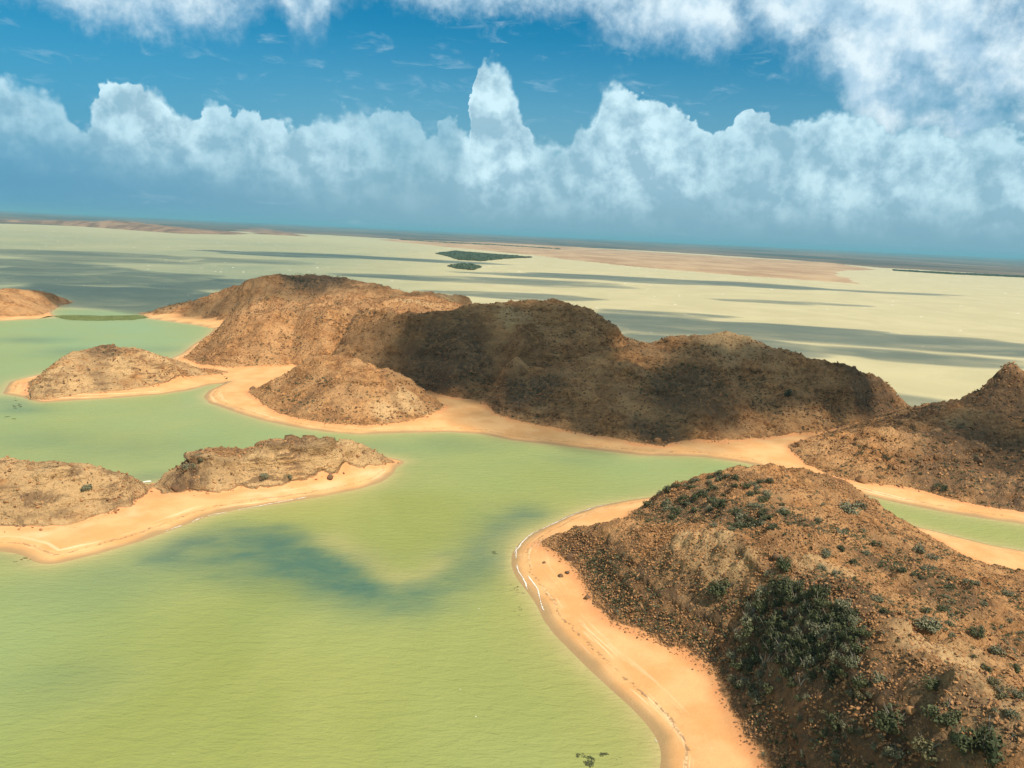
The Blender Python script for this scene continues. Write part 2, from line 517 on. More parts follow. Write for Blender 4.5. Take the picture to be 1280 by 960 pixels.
def build_macro():
    sd_all = np.full(MX.shape, -1e6)
    owner = np.zeros(MX.shape, np.int32)
    hill = np.zeros(MX.shape)
    inb = np.full(MX.shape, -60.0)
    rough = np.zeros(MX.shape)
    strata = np.zeros(MX.shape)
    bh = np.full(MX.shape, 1.2)
    for k, nm in enumerate(ORDER):
        L = LANDS[nm]
        sx = [p[0] for p in L['shore']]
        sy = [p[1] for p in L['shore']]
        m = 70.0
        i0 = max(0, int((min(sx) - m - GX0) / GS)); i1 = min(NX, int((max(sx) + m - GX0) / GS) + 1)
        j0 = max(0, int((min(sy) - m - GY0) / GS)); j1 = min(NY, int((max(sy) + m - GY0) / GS) + 1)
        sl = (slice(j0, j1), slice(i0, i1))
        X, Y = MX[sl], MY[sl]
        d = sdist(L['shore'], X, Y)
        better = d > sd_all[sl]
        sd_all[sl] = np.where(better, d, sd_all[sl])
        owner[sl] = np.where(better, k, owner[sl])
        bh[sl] = np.where(better, L['beach'], bh[sl])
        for Hl in L['hills']:
            db = sdist(Hl['base'], X, Y)
            idx = np.where(db > 0)
            x, y, b = X[idx], Y[idx], db[idx]
            wob = fbm(x / 9.0, y / 9.0, 31, 3)
            dr = np.full(x.shape, 1e9)
            num = np.zeros(x.shape)
            den = np.zeros(x.shape)
            for r in Hl['ridges']:
                for (ax, ay, ah), (bx, by, b_h) in zip(r[:-1], r[1:]):
                    dx, dy = bx - ax, by - ay
                    LL = dx * dx + dy * dy + 1e-9
                    tt = np.clip(((x - ax) * dx + (y - ay) * dy) / LL, 0, 1)
                    q = (x - ax - tt * dx) ** 2 + (y - ay - tt * dy) ** 2
                    dr = np.minimum(dr, q)
                    w = math.sqrt(LL) / (q + 4.0) ** 2
                    num += w * (ah + (b_h - ah) * tt)
                    den += w
            dr = np.sqrt(dr)
            t = b / (b + dr * (1 + 0.25 * wob) + 0.3)
            hh = num / den * (1 - (1 - t) ** Hl['p']) * 1.0
            for vl in Hl.get('valleys', ()):
                q = np.full(x.shape, 1e9)
                zv = np.zeros(x.shape)
                for (ax, ay, ah), (bx, by, b_h) in zip(vl[:-1], vl[1:]):
                    dx, dy = bx - ax, by - ay
                    LL = dx * dx + dy * dy + 1e-9
                    tt = np.clip(((x - ax) * dx + (y - ay) * dy) / LL, 0, 1)
                    qq = (x - ax - tt * dx) ** 2 + (y - ay - tt * dy) ** 2
                    zv = np.where(qq < q, ah + (b_h - ah) * tt, zv)
                    q = np.minimum(q, qq)
                dv = np.sqrt(q) * (1 + 0.2 * wob)
                tv = dv / (dv + dr + 0.3)
                hv = zv + np.maximum(num / den - zv, 0) * (1 - (1 - tv) ** 1.25)
                w = sstep(26, 12, dv)
                hh = np.minimum(hh, hv * w + hh * (1 - w))
            for kx, ky, ka, kr in Hl.get('knobs', ()):
                hh = hh + ka * np.exp(-(np.hypot(x - kx, y - ky) / kr) ** 1.5)
            H0 = hill[sl]
            H0[idx] = np.maximum(H0[idx], hh - 0.2)
            I0 = inb[sl]
            np.maximum(I0, db, out=I0)
            R0 = rough[sl]
            R0[idx] = Hl['rough']
            S0 = strata[sl]
            S0[idx] = Hl.get('strata', 0.0)
    hill = blur(hill, 2)
    # beach: rises from the water line, then flattens
    up = bh * (1 - np.exp(-np.clip(sd_all, 0, None) / 5.0))
    dn = np.clip(sd_all, None, 0) * 0.16
    base = blur(np.where(sd_all > 0, up, np.maximum(dn, -3.0)), 1)
    return sd_all, owner, base, hill, inb, rough, strata


SD, OWNER, BASE, HILL, INB, ROUGH, STRATA = build_macro()
ROUGH = blur(ROUGH, 3)
STRATA = blur(STRATA, 3)


def bil(A, x, y):
    fx = np.clip((np.asarray(x) - GX0) / GS, 0, NX - 1.001)
    fy = np.clip((np.asarray(y) - GY0) / GS, 0, NY - 1.001)
    i = fx.astype(int)
    j = fy.astype(int)
    u = fx - i
    v = fy - j
    return (A[j, i] * (1 - u) + A[j, i + 1] * u) * (1 - v) + (A[j + 1, i] * (1 - u) + A[j + 1, i + 1] * u) * v


def smear(x0, x1, y0, y1, step, cell, reach, seed):
    ax = np.arange(x0, x1, step)
    ay = np.arange(y0, y1, step)
    X, Y = np.meshgrid(ax, ay)
    hs = bil(blur(HILL, 4), X, Y)
    hy, hx = np.gradient(hs, step)
    g = np.hypot(hx, hy) + 1e-5
    hx, hy = hx / g, hy / g
    acc = np.zeros(X.shape)
    n = int(reach / (cell * 0.5))
    for sgn in (1, -1):
        px, py = X.copy(), Y.copy()
        for _ in range(n):
            acc += vnoise(px / cell, py / cell, seed)
            i = np.clip(((px - x0) / step).astype(int), 0, len(ax) - 1)
            j = np.clip(((py - y0) / step).astype(int), 0, len(ay) - 1)
            px = px + sgn * hx[j, i] * cell * 0.5
            py = py + sgn * hy[j, i] * cell * 0.5
    acc = acc / (2 * n) - 0.5
    acc = acc / (acc.std() + 1e-9)
    return (x0, y0, step, acc * sstep(0.08, 0.3, g))


def ridge_pick(M, x, y):
    x0, y0, st, A = M
    fx = np.clip((x - x0) / st, 0, A.shape[1] - 1.001)
    fy = np.clip((y - y0) / st, 0, A.shape[0] - 1.001)
    i = fx.astype(int)
    j = fy.astype(int)
    u = fx - i
    v = fy - j
    r = (A[j, i] * (1 - u) + A[j, i + 1] * u) * (1 - v) + (A[j + 1, i] * (1 - u) + A[j + 1, i + 1] * u) * v
    ok = (x > x0) & (y > y0) & (x < x0 + st * A.shape[1]) & (y < y0 + st * A.shape[0])
    return np.where(ok, r, 0.0)


RILL_FAR = [smear(-245, 175, 165, 500, 1.0, 2.6, 22, 201), smear(-245, 175, 165, 500, 1.0, 6.0, 40, 203)]
RILL_NEAR = [smear(-10, 130, 45, 210, 0.5, 0.9, 8, 205), smear(-10, 130, 45, 210, 0.5, 2.4, 16, 207)]
RILL_ISLE = [smear(-140, -18, 120, 165 + 50, 0.5, 1.2, 7, 209)]


def rill(x, y):
    """about -2..2; low in the furrows"""
    near = (y < 205) & (x > -8) & (x < 128)
    isle = (x < -18) & (y < 212) & (y > 122)
    f = 0.55 * ridge_pick(RILL_FAR[0], x, y) + 0.75 * ridge_pick(RILL_FAR[1], x, y)
    n = 0.55 * ridge_pick(RILL_NEAR[0], x, y) + 0.75 * ridge_pick(RILL_NEAR[1], x, y)
    o = ridge_pick(RILL_ISLE[0], x, y)
    land0 = OWNER[np.clip(((y - GY0) / GS).round().astype(int), 0, NY - 1), np.clip(((x - GX0) / GS).round().astype(int), 0, NX - 1)] == 0
    return np.where(land0 & near, n * 0.6, np.where(isle & ~land0, o * 0.5, np.where(~land0, f, 0)))


def ridged(x, y, seed, o=3):
    return 1 - 2 * np.abs(fbm(x, y, seed, o))


def crust_level(x, y, h):
    return h / 9.0 + 0.16 * fbm(x / 9, y / 9, 41, 3) + 0.06 * fbm(x / 2, y / 2, 45, 2) + 0.004 * x


def height(x, y, fine=True):
    x = np.asarray(x, float)
    y = np.asarray(y, float)
    b = bil(BASE, x, y)
    h = bil(HILL, x, y)
    ib = bil(INB, x, y)
    r = bil(ROUGH, x, y)
    m = sstep(0.0, 5.0, ib) * r
    e = sstep(0.0, 1.2, ib) * r
    big = np.clip(h / 14.0, 0, 1)
    n = m * (fbm(x / 17, y / 17, 3, 3) * 1.7 * big + ridged(x / 11 + fbm(x / 20, y / 20, 8, 2), y / 11, 5, 3) * 1.35 * big - 0.55 * big)
    n = n + m * rill(x, y) * 0.62
    if fine:
        n = n + m * (ridged(x / 4.2, y / 4.2, 9, 4) * 0.60 - 0.25) + e * (fbm(x / 1.5, y / 1.5, 13, 3) * 0.7)
        n = n + (1 - e) * fbm(x / 6, y / 6, 21, 3) * 0.10 * sstep(0.3, 4, bil(SD, x, y))
    s = bil(STRATA, x, y)
    z = b + h + n
    if np.any(s > 0.01):
        u = crust_level(x, y, h)
        m1 = sstep(-0.25, 0.25, fbm(x / 9, y / 9, 47, 3))
        m2 = sstep(-0.10, 0.35, fbm(x / 8, y / 8, 53, 3))
        z = z + s * (1.5 * m1 * sstep(0.60, 0.64, u) + 0.9 * m2 * sstep(0.36, 0.40, u) + 0.7 * m2 * sstep(0.82, 0.85, u) - 1.0 * sstep(0.3, 0.8, u))
        z = z + s * sstep(1.5, 3.5, z) * (ridged(x / 2.6, y / 2.6, 49, 3) * 0.5 - 0.2)
    return z


def hit(px, py):
    d = ray(px, py)
    t = np.linspace(30, 900, 5000)
    x, y, z = d[0] * t, d[1] * t, CAM_H + d[2] * t
    h = np.maximum(height(x, y), 0.0)
    k = np.argmax(z <= h)
    return (x[k], y[k], h[k]) if z[k] <= h[k] else None


def normal_z(x, y):
    e = 0.8
    gxx = (height(x + e, y, False) - height(x - e, y, False)) / (2 * e)
    gyy = (height(x, y + e, False) - height(x, y - e, False)) / (2 * e)
    return gxx, gyy


# ------------------------------------------------------------------ materials of the land
def terrain_material():
    m, t, b = material('earth_and_sand')
    geo = t.new('ShaderNodeNewGeometry')
    pos = geo.outputs['Position']
    hm = t.attr('hill')
    pale_a = t.attr('pale')
    dark_a = t.attr('dark')
    wet = t.attr('wet')
    sp = t.new('ShaderNodeSeparateXYZ')
    t.l.new(pos, sp.inputs[0])
    # --- hill earth
    n_big = t.noise(pos, 0.09, 5.0, 0.6)
    n_mid = t.noise(pos, 0.5, 6.0, 0.65)
    n_fin = t.noise(pos, 2.6, 5.0, 0.7)
    earth = t.mix(t.rng(n_mid, 0.35, 0.66), (0.22, 0.097, 0.034), (0.52, 0.25, 0.090))
    earth = t.mix(t.rng(n_big, 0.40, 0.64), earth, t.mix(n_fin, (0.44, 0.22, 0.083), (0.58, 0.32, 0.135)))
    pale = t.mix(n_fin, (0.50, 0.29, 0.12), (0.66, 0.42, 0.195))
    pf = t.m('MULTIPLY', pale_a, t.rng(n_mid, 0.25, 0.5), clamp=True)
    earth = t.mix(pf, earth, pale)
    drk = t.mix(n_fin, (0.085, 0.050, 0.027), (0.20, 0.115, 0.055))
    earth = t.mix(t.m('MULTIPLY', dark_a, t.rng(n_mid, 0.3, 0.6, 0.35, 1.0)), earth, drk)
    # stones in the ground
    v1 = t.voro(pos, 1.5, 'F1', 'Color')
    vs = t.new('ShaderNodeSeparateColor')
    t.l.new(v1, vs.inputs[0])
    stone = t.m('MULTIPLY', t.rng(vs.outputs[0], 0.72, 0.80), t.rng(t.voro(pos, 1.5), 0.30, 0.22))
    earth = t.mix(t.m('MULTIPLY', stone, 0.55), earth, t.mix(vs.outputs[1], (0.12, 0.07, 0.04), (0.52, 0.36, 0.21)))
    speck = t.rng(t.noise(pos, 1.15, 5.0, 0.75), 0.56, 0.68)
    earth = t.mix(t.m('MULTIPLY', speck, 0.65), earth, (0.075, 0.060, 0.036))
    # thin layers of the cut faces; their dark lines also paint shade under ledges
    lay = t.vm('ADD', t.vm('MULTIPLY', pos, (0.22, 0.16, 1.1)), t.vm('SCALE', t.noise(pos, 0.35, 3.0, 0.6, 0.0, 'Color'), scale=1.2))
    ln = t.noise(lay, 1.0, 6.0, 0.65)
    st = t.attr('strata')
    earth = t.mix(t.m('MULTIPLY', t.m('MULTIPLY', st, t.rng(n_big, 0.42, 0.56)), t.rng(ln, 0.42, 0.54, 0.8, 0.0)), earth, t.mix(n_fin, (0.13, 0.072, 0.034), (0.26, 0.15, 0.075)))
    # --- sand
    s_n = t.noise(pos, 0.13, 5.0, 0.6)
    s_f = t.noise(pos, 4.0, 4.0, 0.7)
    sand = t.mix(t.rng(s_n, 0.35, 0.65), (0.54, 0.270, 0.098), (0.60, 0.335, 0.138))
    sand = t.mix(t.m('MULTIPLY', pale_a, 0.8), sand, (0.64, 0.41, 0.21))
    sand = t.mix(t.rng(s_f, 0.45, 0.75, 0.0, 0.30), sand, (0.42, 0.22, 0.10))
    red = t.attr('red')
    sand = t.mix(red, sand, t.mix(s_f, (0.50, 0.20, 0.07), (0.60, 0.27, 0.11)))
    # swash lines run along the shore
    sh = t.attr('shore')
    cx = t.new('ShaderNodeCombineXYZ')
    t.put(cx.inputs[0], t.m('MULTIPLY', sh, 0.8))
    sl = t.vm('ADD', t.vm('MULTIPLY', pos, (0.05, 0.05, 0.0)), cx.outputs[0])
    swn = t.noise(sl, 1.0, 4.0, 0.6)
    inband = t.m('MULTIPLY', t.rng(sh, 0.2, 1.0), t.rng(sh, 8.0, 3.5))
    sand = t.mix(t.m('MULTIPLY', t.m('MULTIPLY', t.rng(swn, 0.56, 0.66), inband), 0.40), sand, (0.78, 0.58, 0.36))
    sand = t.mix(t.m('MULTIPLY', t.m('MULTIPLY', t.rng(swn, 0.42, 0.34), inband), 0.40), sand, (0.36, 0.20, 0.09))
    wr = t.m('ADD', sh, t.m('MULTIPLY', t.m('SUBTRACT', t.noise(pos, 0.35, 4.0, 0.6), 0.5), 2.4))
    wrack = t.m('MULTIPLY', t.m('MULTIPLY', t.rng(wr, 2.5, 2.75), t.rng(wr, 3.1, 2.85)), t.rng(t.noise(pos, 1.2, 4.0, 0.7), 0.42, 0.60))
    sand = t.mix(t.m('MULTIPLY', wrack, 0.7), sand, (0.16, 0.095, 0.05))
    wetc = t.mix(s_n, (0.26, 0.155, 0.068), (0.36, 0.23, 0.10))
    sand = t.mix(wet, sand, wetc)
    # border between the two
    bn = t.m('ADD', hm, t.m('MULTIPLY', t.m('SUBTRACT', t.noise(pos, 0.8, 5.0, 0.7), 0.5), 0.7))
    colr = t.mix(t.rng(bn, 0.35, 0.60), sand, earth)
    t.l.new(colr, b.inputs['Base Color'])
    t.l.new(t.m('SUBTRACT', 0.95, t.m('MULTIPLY', wet, 0.35)), b.inputs['Roughness'])
    b.inputs['Specular IOR Level'].default_value = 0.15
    # relief
    bmp = t.new('ShaderNodeBump')
    hgt = t.m('ADD', t.m('MULTIPLY', t.noise(pos, 1.0, 8.0, 0.7), 1.1), t.m('MULTIPLY', t.rng(t.voro(pos, 1.5), 0.0, 0.5, 0.25, 0.0), 1.0))
    hgt = t.m('ADD', hgt, t.m('MULTIPLY', ln, t.m('MULTIPLY', st, 1.2)))
    t.l.new(t.m('MULTIPLY', hgt, t.rng(bn, 0.25, 0.7, 0.06, 1.0)), bmp.inputs['Height'])
    bmp.inputs['Distance'].default_value = 1.1
    bmp.inputs['Strength'].default_value = 1.0
    t.l.new(bmp.outputs[0], b.inputs['Normal'])
    return m


M_LAND = terrain_material()


def grid_axis(a, b, s, lo, hi, grow=1.12, smax=6.0):
    c = list(np.arange(a, b + s * 0.5, s))
    st = s
    v = c[-1]
    while v < hi:
        st = min(st * grow, smax)
        v += st
        c.append(v)
    st = s
    v = c[0]
    pre = []
    while v > lo:
        st = min(st * grow, smax)
        v -= st
        pre.append(v)
    return np.array(pre[::-1] + c)


def mesh_from(name, V, F, mat, attrs=None, smooth=True):
    me = bpy.data.meshes.new(name)
    V = np.asarray(V, np.float32)
    F = np.asarray(F, np.int32)
    me.vertices.add(len(V))
    me.vertices.foreach_set('co', V.ravel())
    k = F.shape[1]
    me.loops.add(F.size)
    me.loops.foreach_set('vertex_index', F.ravel())
    me.polygons.add(len(F))
    me.polygons.foreach_set('loop_start', np.arange(0, F.size, k, dtype=np.int32))
    me.polygons.foreach_set('use_smooth', np.full(len(F), smooth, bool))
    for an, av in (attrs or {}).items():
        a = me.attributes.new(an, 'FLOAT', 'POINT')
        a.data.foreach_set('value', np.asarray(av, np.float32))
    me.update(calc_edges=True)
    me.validate()
    for mm in (mat if isinstance(mat, (list, tuple)) else [mat]):
        me.materials.append(mm)
    return me


def link(name, me, parent=None, loc=(0, 0, 0)):
    o = bpy.data.objects.new(name, me)
    COL.objects.link(o)
    o.location = loc
    if parent:
        o.parent = parent
    return o


def tag(o, label=None, cat=None, group=None, kind=None):
    if label:
        o['label'] = label
    if cat:
        o['category'] = cat
    if group:
        o['group'] = group
    if kind:
        o['kind'] = kind
    return o


def blob_mask(x, y, spots):
    """spots: (px, py, radius in metres [, stretch])"""
    a = np.zeros(np.shape(x))
    for sxy in spots:
        cx, cy = sxy[0], sxy[1]
        r = sxy[2]
        a = np.maximum(a, 1 - sstep(0.45, 1.15, np.hypot(x - cx, y - cy) / r + 0.3 * fbm(x / 3.0, y / 3.0, 55, 3)))
    return a


PALE = [hit(*p)[:2] + (r,) for p, r in [((880, 690), 6.5), ((905, 715), 5), ((850, 680), 4), ((1015, 700), 3.5), ((1050, 720), 3), ((1170, 820), 7), ((1210, 850), 6), ((1230, 885), 6),
                                        ((480, 512), 5.5), ((510, 500), 6), ((640, 395), 8), ((905, 425), 14), ((930, 426), 12), ((1195, 528), 4),
                                        ((90, 600), 9), ((130, 615), 8), ((60, 625), 10), ((330, 590), 8), ((280, 590), 6), ((450, 575), 7), ((400, 590), 6), ((520, 376), 12), ((560, 374), 8)]]
DARK = [hit(*p)[:2] + (r,) for p, r in [((790, 730), 6), ((830, 770), 6), ((880, 810), 7), ((760, 710), 6), ((740, 720), 5), ((905, 640), 7), ((950, 640), 6), ((1000, 650), 6), ((960, 930), 9), ((1130, 930), 8), ((1100, 700), 6), ((1180, 740), 7), ((720, 690), 5), ((745, 700), 5), ((870, 620), 9), ((830, 640), 6), ((860, 640), 8), ((930, 850), 9), ((1000, 780), 14), ((1000, 900), 12), ((1060, 930), 12),
                                        ((1230, 560), 22), ((1190, 590), 16), ((1260, 500), 16), ((1270, 620), 14), ((1090, 480), 18), ((1150, 510), 12), ((560, 440), 22), ((660, 490), 16),
                                        ((860, 490), 18), ((820, 540), 10), ((400, 350), 24), ((330, 470), 8), ((130, 440), 8), ((235, 590), 6), ((225, 600), 4)]]


def build_land(name, k, x_rng, y_rng, step, lo, hi, label, cat):
    ax = grid_axis(x_rng[0], x_rng[1], step, lo[0], hi[0])
    ay = grid_axis(y_rng[0], y_rng[1], step, lo[1], hi[1])
    X, Y = np.meshgrid(ax, ay)
    Z = height(X, Y)
    sd = bil(SD, X, Y)
    own = OWNER[np.clip(((Y - GY0) / GS).round().astype(int), 0, NY - 1), np.clip(((X - GX0) / GS).round().astype(int), 0, NX - 1)]
    ib = bil(INB, X, Y)
    r = sstep(0, 2.0, ib)
    # ledges lean out of the slope a little, uneven with height
    e = step
    gxx = np.gradient(Z, ax, axis=1)
    gyy = np.gradient(Z, ay, axis=0)
    g = np.hypot(gxx, gyy) + 1e-6
    led = fbm(Z / 0.9 + fbm(X / 7, Y / 7, 61, 2), (X + Y) / 16, 71, 2) * 0.75 * r * sstep(0.25, 0.7, g) * np.clip(step / 0.5, 0.7, 1.6)
    uu = crust_level(X, Y, bil(HILL, X, Y))
    m1 = sstep(-0.25, 0.25, fbm(X / 9, Y / 9, 47, 3))
    m2 = sstep(-0.10, 0.35, fbm(X / 8, Y / 8, 53, 3))
    led = led + bil(STRATA, X, Y) * (1.5 * m1 * sstep(0.605, 0.635, uu) * (1 - sstep(0.65, 0.95, uu)) + 1.0 * m2 * sstep(0.37, 0.395, uu) * (1 - sstep(0.41, 0.58, uu)))
    PX = X - gxx / g * led
    PY = Y - gyy / g * led
    wob = fbm(X / 3, Y / 3, 81, 3) * 0.8
    hill = sstep(-0.9, 1.1, ib + wob)
    wet = 1 - sstep(0.3, 2.3, sd + fbm(X / 5, Y / 5, 83, 2) * 0.7)
    pale = blob_mask(X, Y, PALE)
    dark = blob_mask(X, Y, DARK)
    crust = sstep(0.50, 0.66, crust_level(X, Y, bil(HILL, X, Y))) * bil(STRATA, X, Y)
    pale = np.maximum(pale, 1.6 * np.clip(bil(STRATA, X, Y) * 1.2, 0, 1) * (1 - crust) * sstep(-.6, .1, fbm(X / 7, Y / 7, 89, 3)))
    dark = np.maximum(dark, crust * 0.62)
    strata = np.clip(bil(STRATA, X, Y) + 0.35 * sstep(0.55, 0.9, g), 0, 1)
    dark = np.maximum(dark, (0.6 if k == 0 else 0.35) * sstep(-0.1, 0.5, fbm(X / 8, Y / 8, 91, 4)) * r)
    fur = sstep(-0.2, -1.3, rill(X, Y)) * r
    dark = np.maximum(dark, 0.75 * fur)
    red = sstep(-3.0, -0.3, ib + fbm(X / 4, Y / 4, 85, 3) * 1.2) * (1 - hill)
    n, mcol = Z.shape
    ii = np.arange(n * mcol).reshape(n, mcol)
    q = np.stack([ii[:-1, :-1], ii[:-1, 1:], ii[1:, 1:], ii[1:, :-1]], -1).reshape(-1, 4)
    ok = (Z > -0.7)
    ownq = own[:-1, :-1].ravel() == k
    keep = ownq & ok.ravel()[q].any(1)
    q = q[keep]
    used, inv = np.unique(q, return_inverse=True)
    q = inv.reshape(-1, 4)
    V = np.stack([PX.ravel(), PY.ravel(), Z.ravel()], -1)[used]
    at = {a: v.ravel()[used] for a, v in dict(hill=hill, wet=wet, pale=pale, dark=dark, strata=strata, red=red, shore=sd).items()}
    me = mesh_from(name, V, q, M_LAND, at)
    o = link(name, me)
    tag(o, label, cat, kind='structure')
    return o


build_land('headland', 0, (0, 118), (62, 205), 0.42, (-5, -10), (300, 210),
           'nearest brown stony headland with scrub and an orange sand beach', 'headland')
build_land('hills', 1, (-245, 165), (172, 330), 0.75, (-250, 130), (450, 610),
           'range of shadowed brown hills behind the green lagoon with a thin sand shore', 'hills')
build_land('islet', 2, (-125, -20), (126, 212), 0.45, (-185, 120), (-15, 215),
           'long layered tan islet with a curved sand spit in the lagoon', 'islet')
build_land('islet.001', 3, (-185, -108), (250, 330), 0.6, (-190, 245), (-100, 335),
           'small rounded brown islet beside the sand flat at the hills', 'islet')
build_land('headland.001', 4, (-420, -280), (420, 630), 1.3, (-585, 400), (-275, 628),
           'low tan headland cut by the photo edge beyond the pale green pool', 'headland')


# ------------------------------------------------------------------ water
def water_material():
    m, t, b = material('silty_water')
    geo = t.new('ShaderNodeNewGeometry')
    pos = geo.outputs['Position']
    deep, shal, bay, teal = t.attr('deep'), t.attr('shallow'), t.attr('bay'), t.attr('teal')
    n1 = t.noise(pos, 0.018, 6.0, 0.6, 0.8)
    n2 = t.noise(pos, 0.11, 5.0, 0.6, 0.6)
    g = t.mix(t.rng(n1, 0.35, 0.65), (0.208, 0.222, 0.058), (0.245, 0.250, 0.073))
    g = t.mix(t.m('MULTIPLY', teal, t.rng(n1, 0.2, 0.7, 1.0, 0.55)), g, (0.205, 0.275, 0.122))
    g = t.mix(t.m('MULTIPLY', bay, 1.0), g, t.mix(t.rng(n1, 0.35, 0.7), (0.405, 0.332, 0.160), (0.465, 0.382, 0.190)))
    g = t.mix(t.m('MULTIPLY', deep, t.rng(n2, 0.25, 0.65, 0.75, 1.0)), g, (0.056, 0.115, 0.076))
    g = t.mix(shal, g, t.mix(n2, (0.33, 0.26, 0.105), (0.40, 0.32, 0.135)))
    t.l.new(g, b.inputs['Base Color'])
    b.inputs['Roughness'].default_value = 0.38
    b.inputs['Specular IOR Level'].default_value = 0.11
    b.inputs['IOR'].default_value = 1.33
    # wind ripples
    rot = t.new('ShaderNodeMapping')
    rot.inputs['Rotation'].default_value = (0, 0, math.radians(-24))
    rot.inputs['Scale'].default_value = (0.42, 1.0, 1.0)
    t.l.new(pos, rot.inputs['Vector'])
    w1 = t.noise(rot.outputs[0], 0.75, 4.0, 0.6, 0.5)
    w2 = t.noise(rot.outputs[0], 2.2, 3.0, 0.6, 0.3)
    bm = t.new('ShaderNodeBump')
    t.l.new(t.m('ADD', w1, t.m('MULTIPLY', w2, 0.35)), bm.inputs['Height'])
    bm.inputs['Distance'].default_value = 0.5
    bm.inputs['Strength'].default_value = 0.6
    t.l.new(bm.outputs[0], b.inputs['Normal'])
    return m


def build_water():
    ax = grid_axis(-330, 200, 2.0, -60000, 60000, 1.16, 4000)
    ay = grid_axis(40, 600, 2.0, -3000, 70000, 1.16, 4000)
    X, Y = np.meshgrid(ax, ay)
    sd = np.where((X > GX0) & (X < GX1) & (Y > GY0) & (Y < GY1), bil(SD, X, Y), -60)
    # the channel that winds between the islet and the headland shows blue-green
    swirl = B([(205, 694), (235, 678), (275, 668), (335, 670), (385, 692), (420, 716), (455, 740), (485, 757), (525, 746), (570, 722), (597, 690), (625, 662), (655, 640)])
    core = B([(285, 698), (320, 704), (355, 708), (395, 718)])
    wob = fbm(X / 9, Y / 9, 101, 4)
    wf = fbm(X / 3.2, Y / 3.2, 103, 3)
    ds = line_dist(swirl, X, Y) + wob * 3.0 + wf * 0.8
    dc = line_dist(core, X, Y) + wob * 2.0 + wf * 1.2
    deep = 0.74 * np.exp(-(np.clip(ds, 0, None) / 6.4) ** 2) + 0.85 * np.exp(-(np.clip(dc, 0, None) / 9.5) ** 2)
    strk = fbm((X * 0.95 + Y * 0.3) / 26, (Y * 0.95 - X * 0.3) / 2.2, 113, 3)
    deep = deep * (1 + 0.35 * strk)
    az_ = X / np.maximum(Y, 1)
    deep = np.maximum(deep, 0.55 * sstep(430, 620, Y) * sstep(-0.02, -0.34, az_ + 0.05 * fbm(X / 300, Y / 300, 109, 3)) * sstep(4200, 1600, Y) * (0.75 + 0.5 * fbm(X / 120, Y / 120, 111, 4)))
    for px, py, r, a in [(25, 512, 6, .5), (15, 505, 8, .4), (40, 425, 12, .5), (100, 440, 14, .45), (200, 437, 10, .3), (720, 575, 8, .25), (570, 555, 10, .3), (470, 560, 10, .25), (80, 850, 6, .25),
                         (60, 550, 12, .3), (150, 560, 14, .3), (190, 597, 5, .6), (20, 690, 3, .8), (45, 700, 2.5, .7), (150, 720, 10, .35), (180, 700, 8, .3), (110, 730, 10, .25), (110, 395, 10, .3)]:
        cx, cy = bp(px, py)
        deep = np.maximum(deep, a * np.exp(-((X - cx) ** 2 * 0.5 + (Y - cy) ** 2) / r ** 2 * (1 + 0.6 * wob)))
    shal = 0.85 * np.exp(np.clip(sd, -200, 0) / 1.6) + 0.40 * np.exp(np.clip(sd, -200, 0) / 7.0) * (0.6 + 0.6 * wob)
    spit = B([(412, 676), (445, 698), (485, 722), (528, 722), (558, 702)])
    shal = np.maximum(shal, 0.55 * np.exp(-((line_dist(spit, X, Y) + wob * 2) / 4.2) ** 2) * (1 - np.clip(deep, 0, 1)))
    shal = np.clip(shal, 0, 1)
    teal = np.clip(sstep(150, 230, Y) * 0.7 + sstep(-40, -75, X) * 0.5 * (1 - sstep(150, 200, Y)) + 0.4 * fbm(X / 45, Y / 45, 107, 3) + sstep(300, 380, Y) * 0.3, 0, 1)
    # outside water beyond the hills
    bay_line = [(-420, 470), (-235, 506), (-150, 590), (0, 500), (75, 392), (146, 300), (230, 268), (440, 260), (1500, 200)]
    far = sdist([(-60000, 500), (-420, 500)] + bay_line[1:] + [(60000, 100), (60000, 70000), (-60000, 70000)], X, Y)
    bay = sstep(-6, 26, far)
    teal = teal * (1 - bay * 0.6) * (1 - sstep(600, 1500, Y))
    # the bay is greener at its left, sandier at its right
    bay = bay * np.clip(0.72 + 0.28 * sstep(-0.30, 0.05, X / np.maximum(Y, 1)), 0, 1)
    n, mm = X.shape
    ii = np.arange(n * mm).reshape(n, mm)
    q = np.stack([ii[:-1, :-1], ii[:-1, 1:], ii[1:, 1:], ii[1:, :-1]], -1).reshape(-1, 4)
    V = np.stack([X.ravel(), Y.ravel(), np.zeros(X.size)], -1)
    me = mesh_from('water', V, q, water_material(), dict(deep=np.clip(deep, 0, 1).ravel(), shallow=shal.ravel(), bay=bay.ravel(), teal=teal.ravel()))
    tag(link('water', me), 'silty green lagoon and pale bay water around the hills', 'water', kind='structure')


build_water()


def build_seabed():
    m, t, b = material('seabed_mud')
    geo = t.new('ShaderNodeNewGeometry')
    t.l.new(t.mix(t.noise(geo.outputs['Position'], 0.02, 4.0), (0.25, 0.16, 0.08), (0.36, 0.25, 0.13)), b.inputs['Base Color'])
    V = [(-61000, -3500, -3.5), (61000, -3500, -3.5), (61000, 71000, -3.5), (-61000, 71000, -3.5)]
    tag(link('ground', mesh_from('ground', V, [(0, 1, 2, 3)], m)), 'muddy bed under the shallow green water', 'ground', kind='structure')


build_seabed()


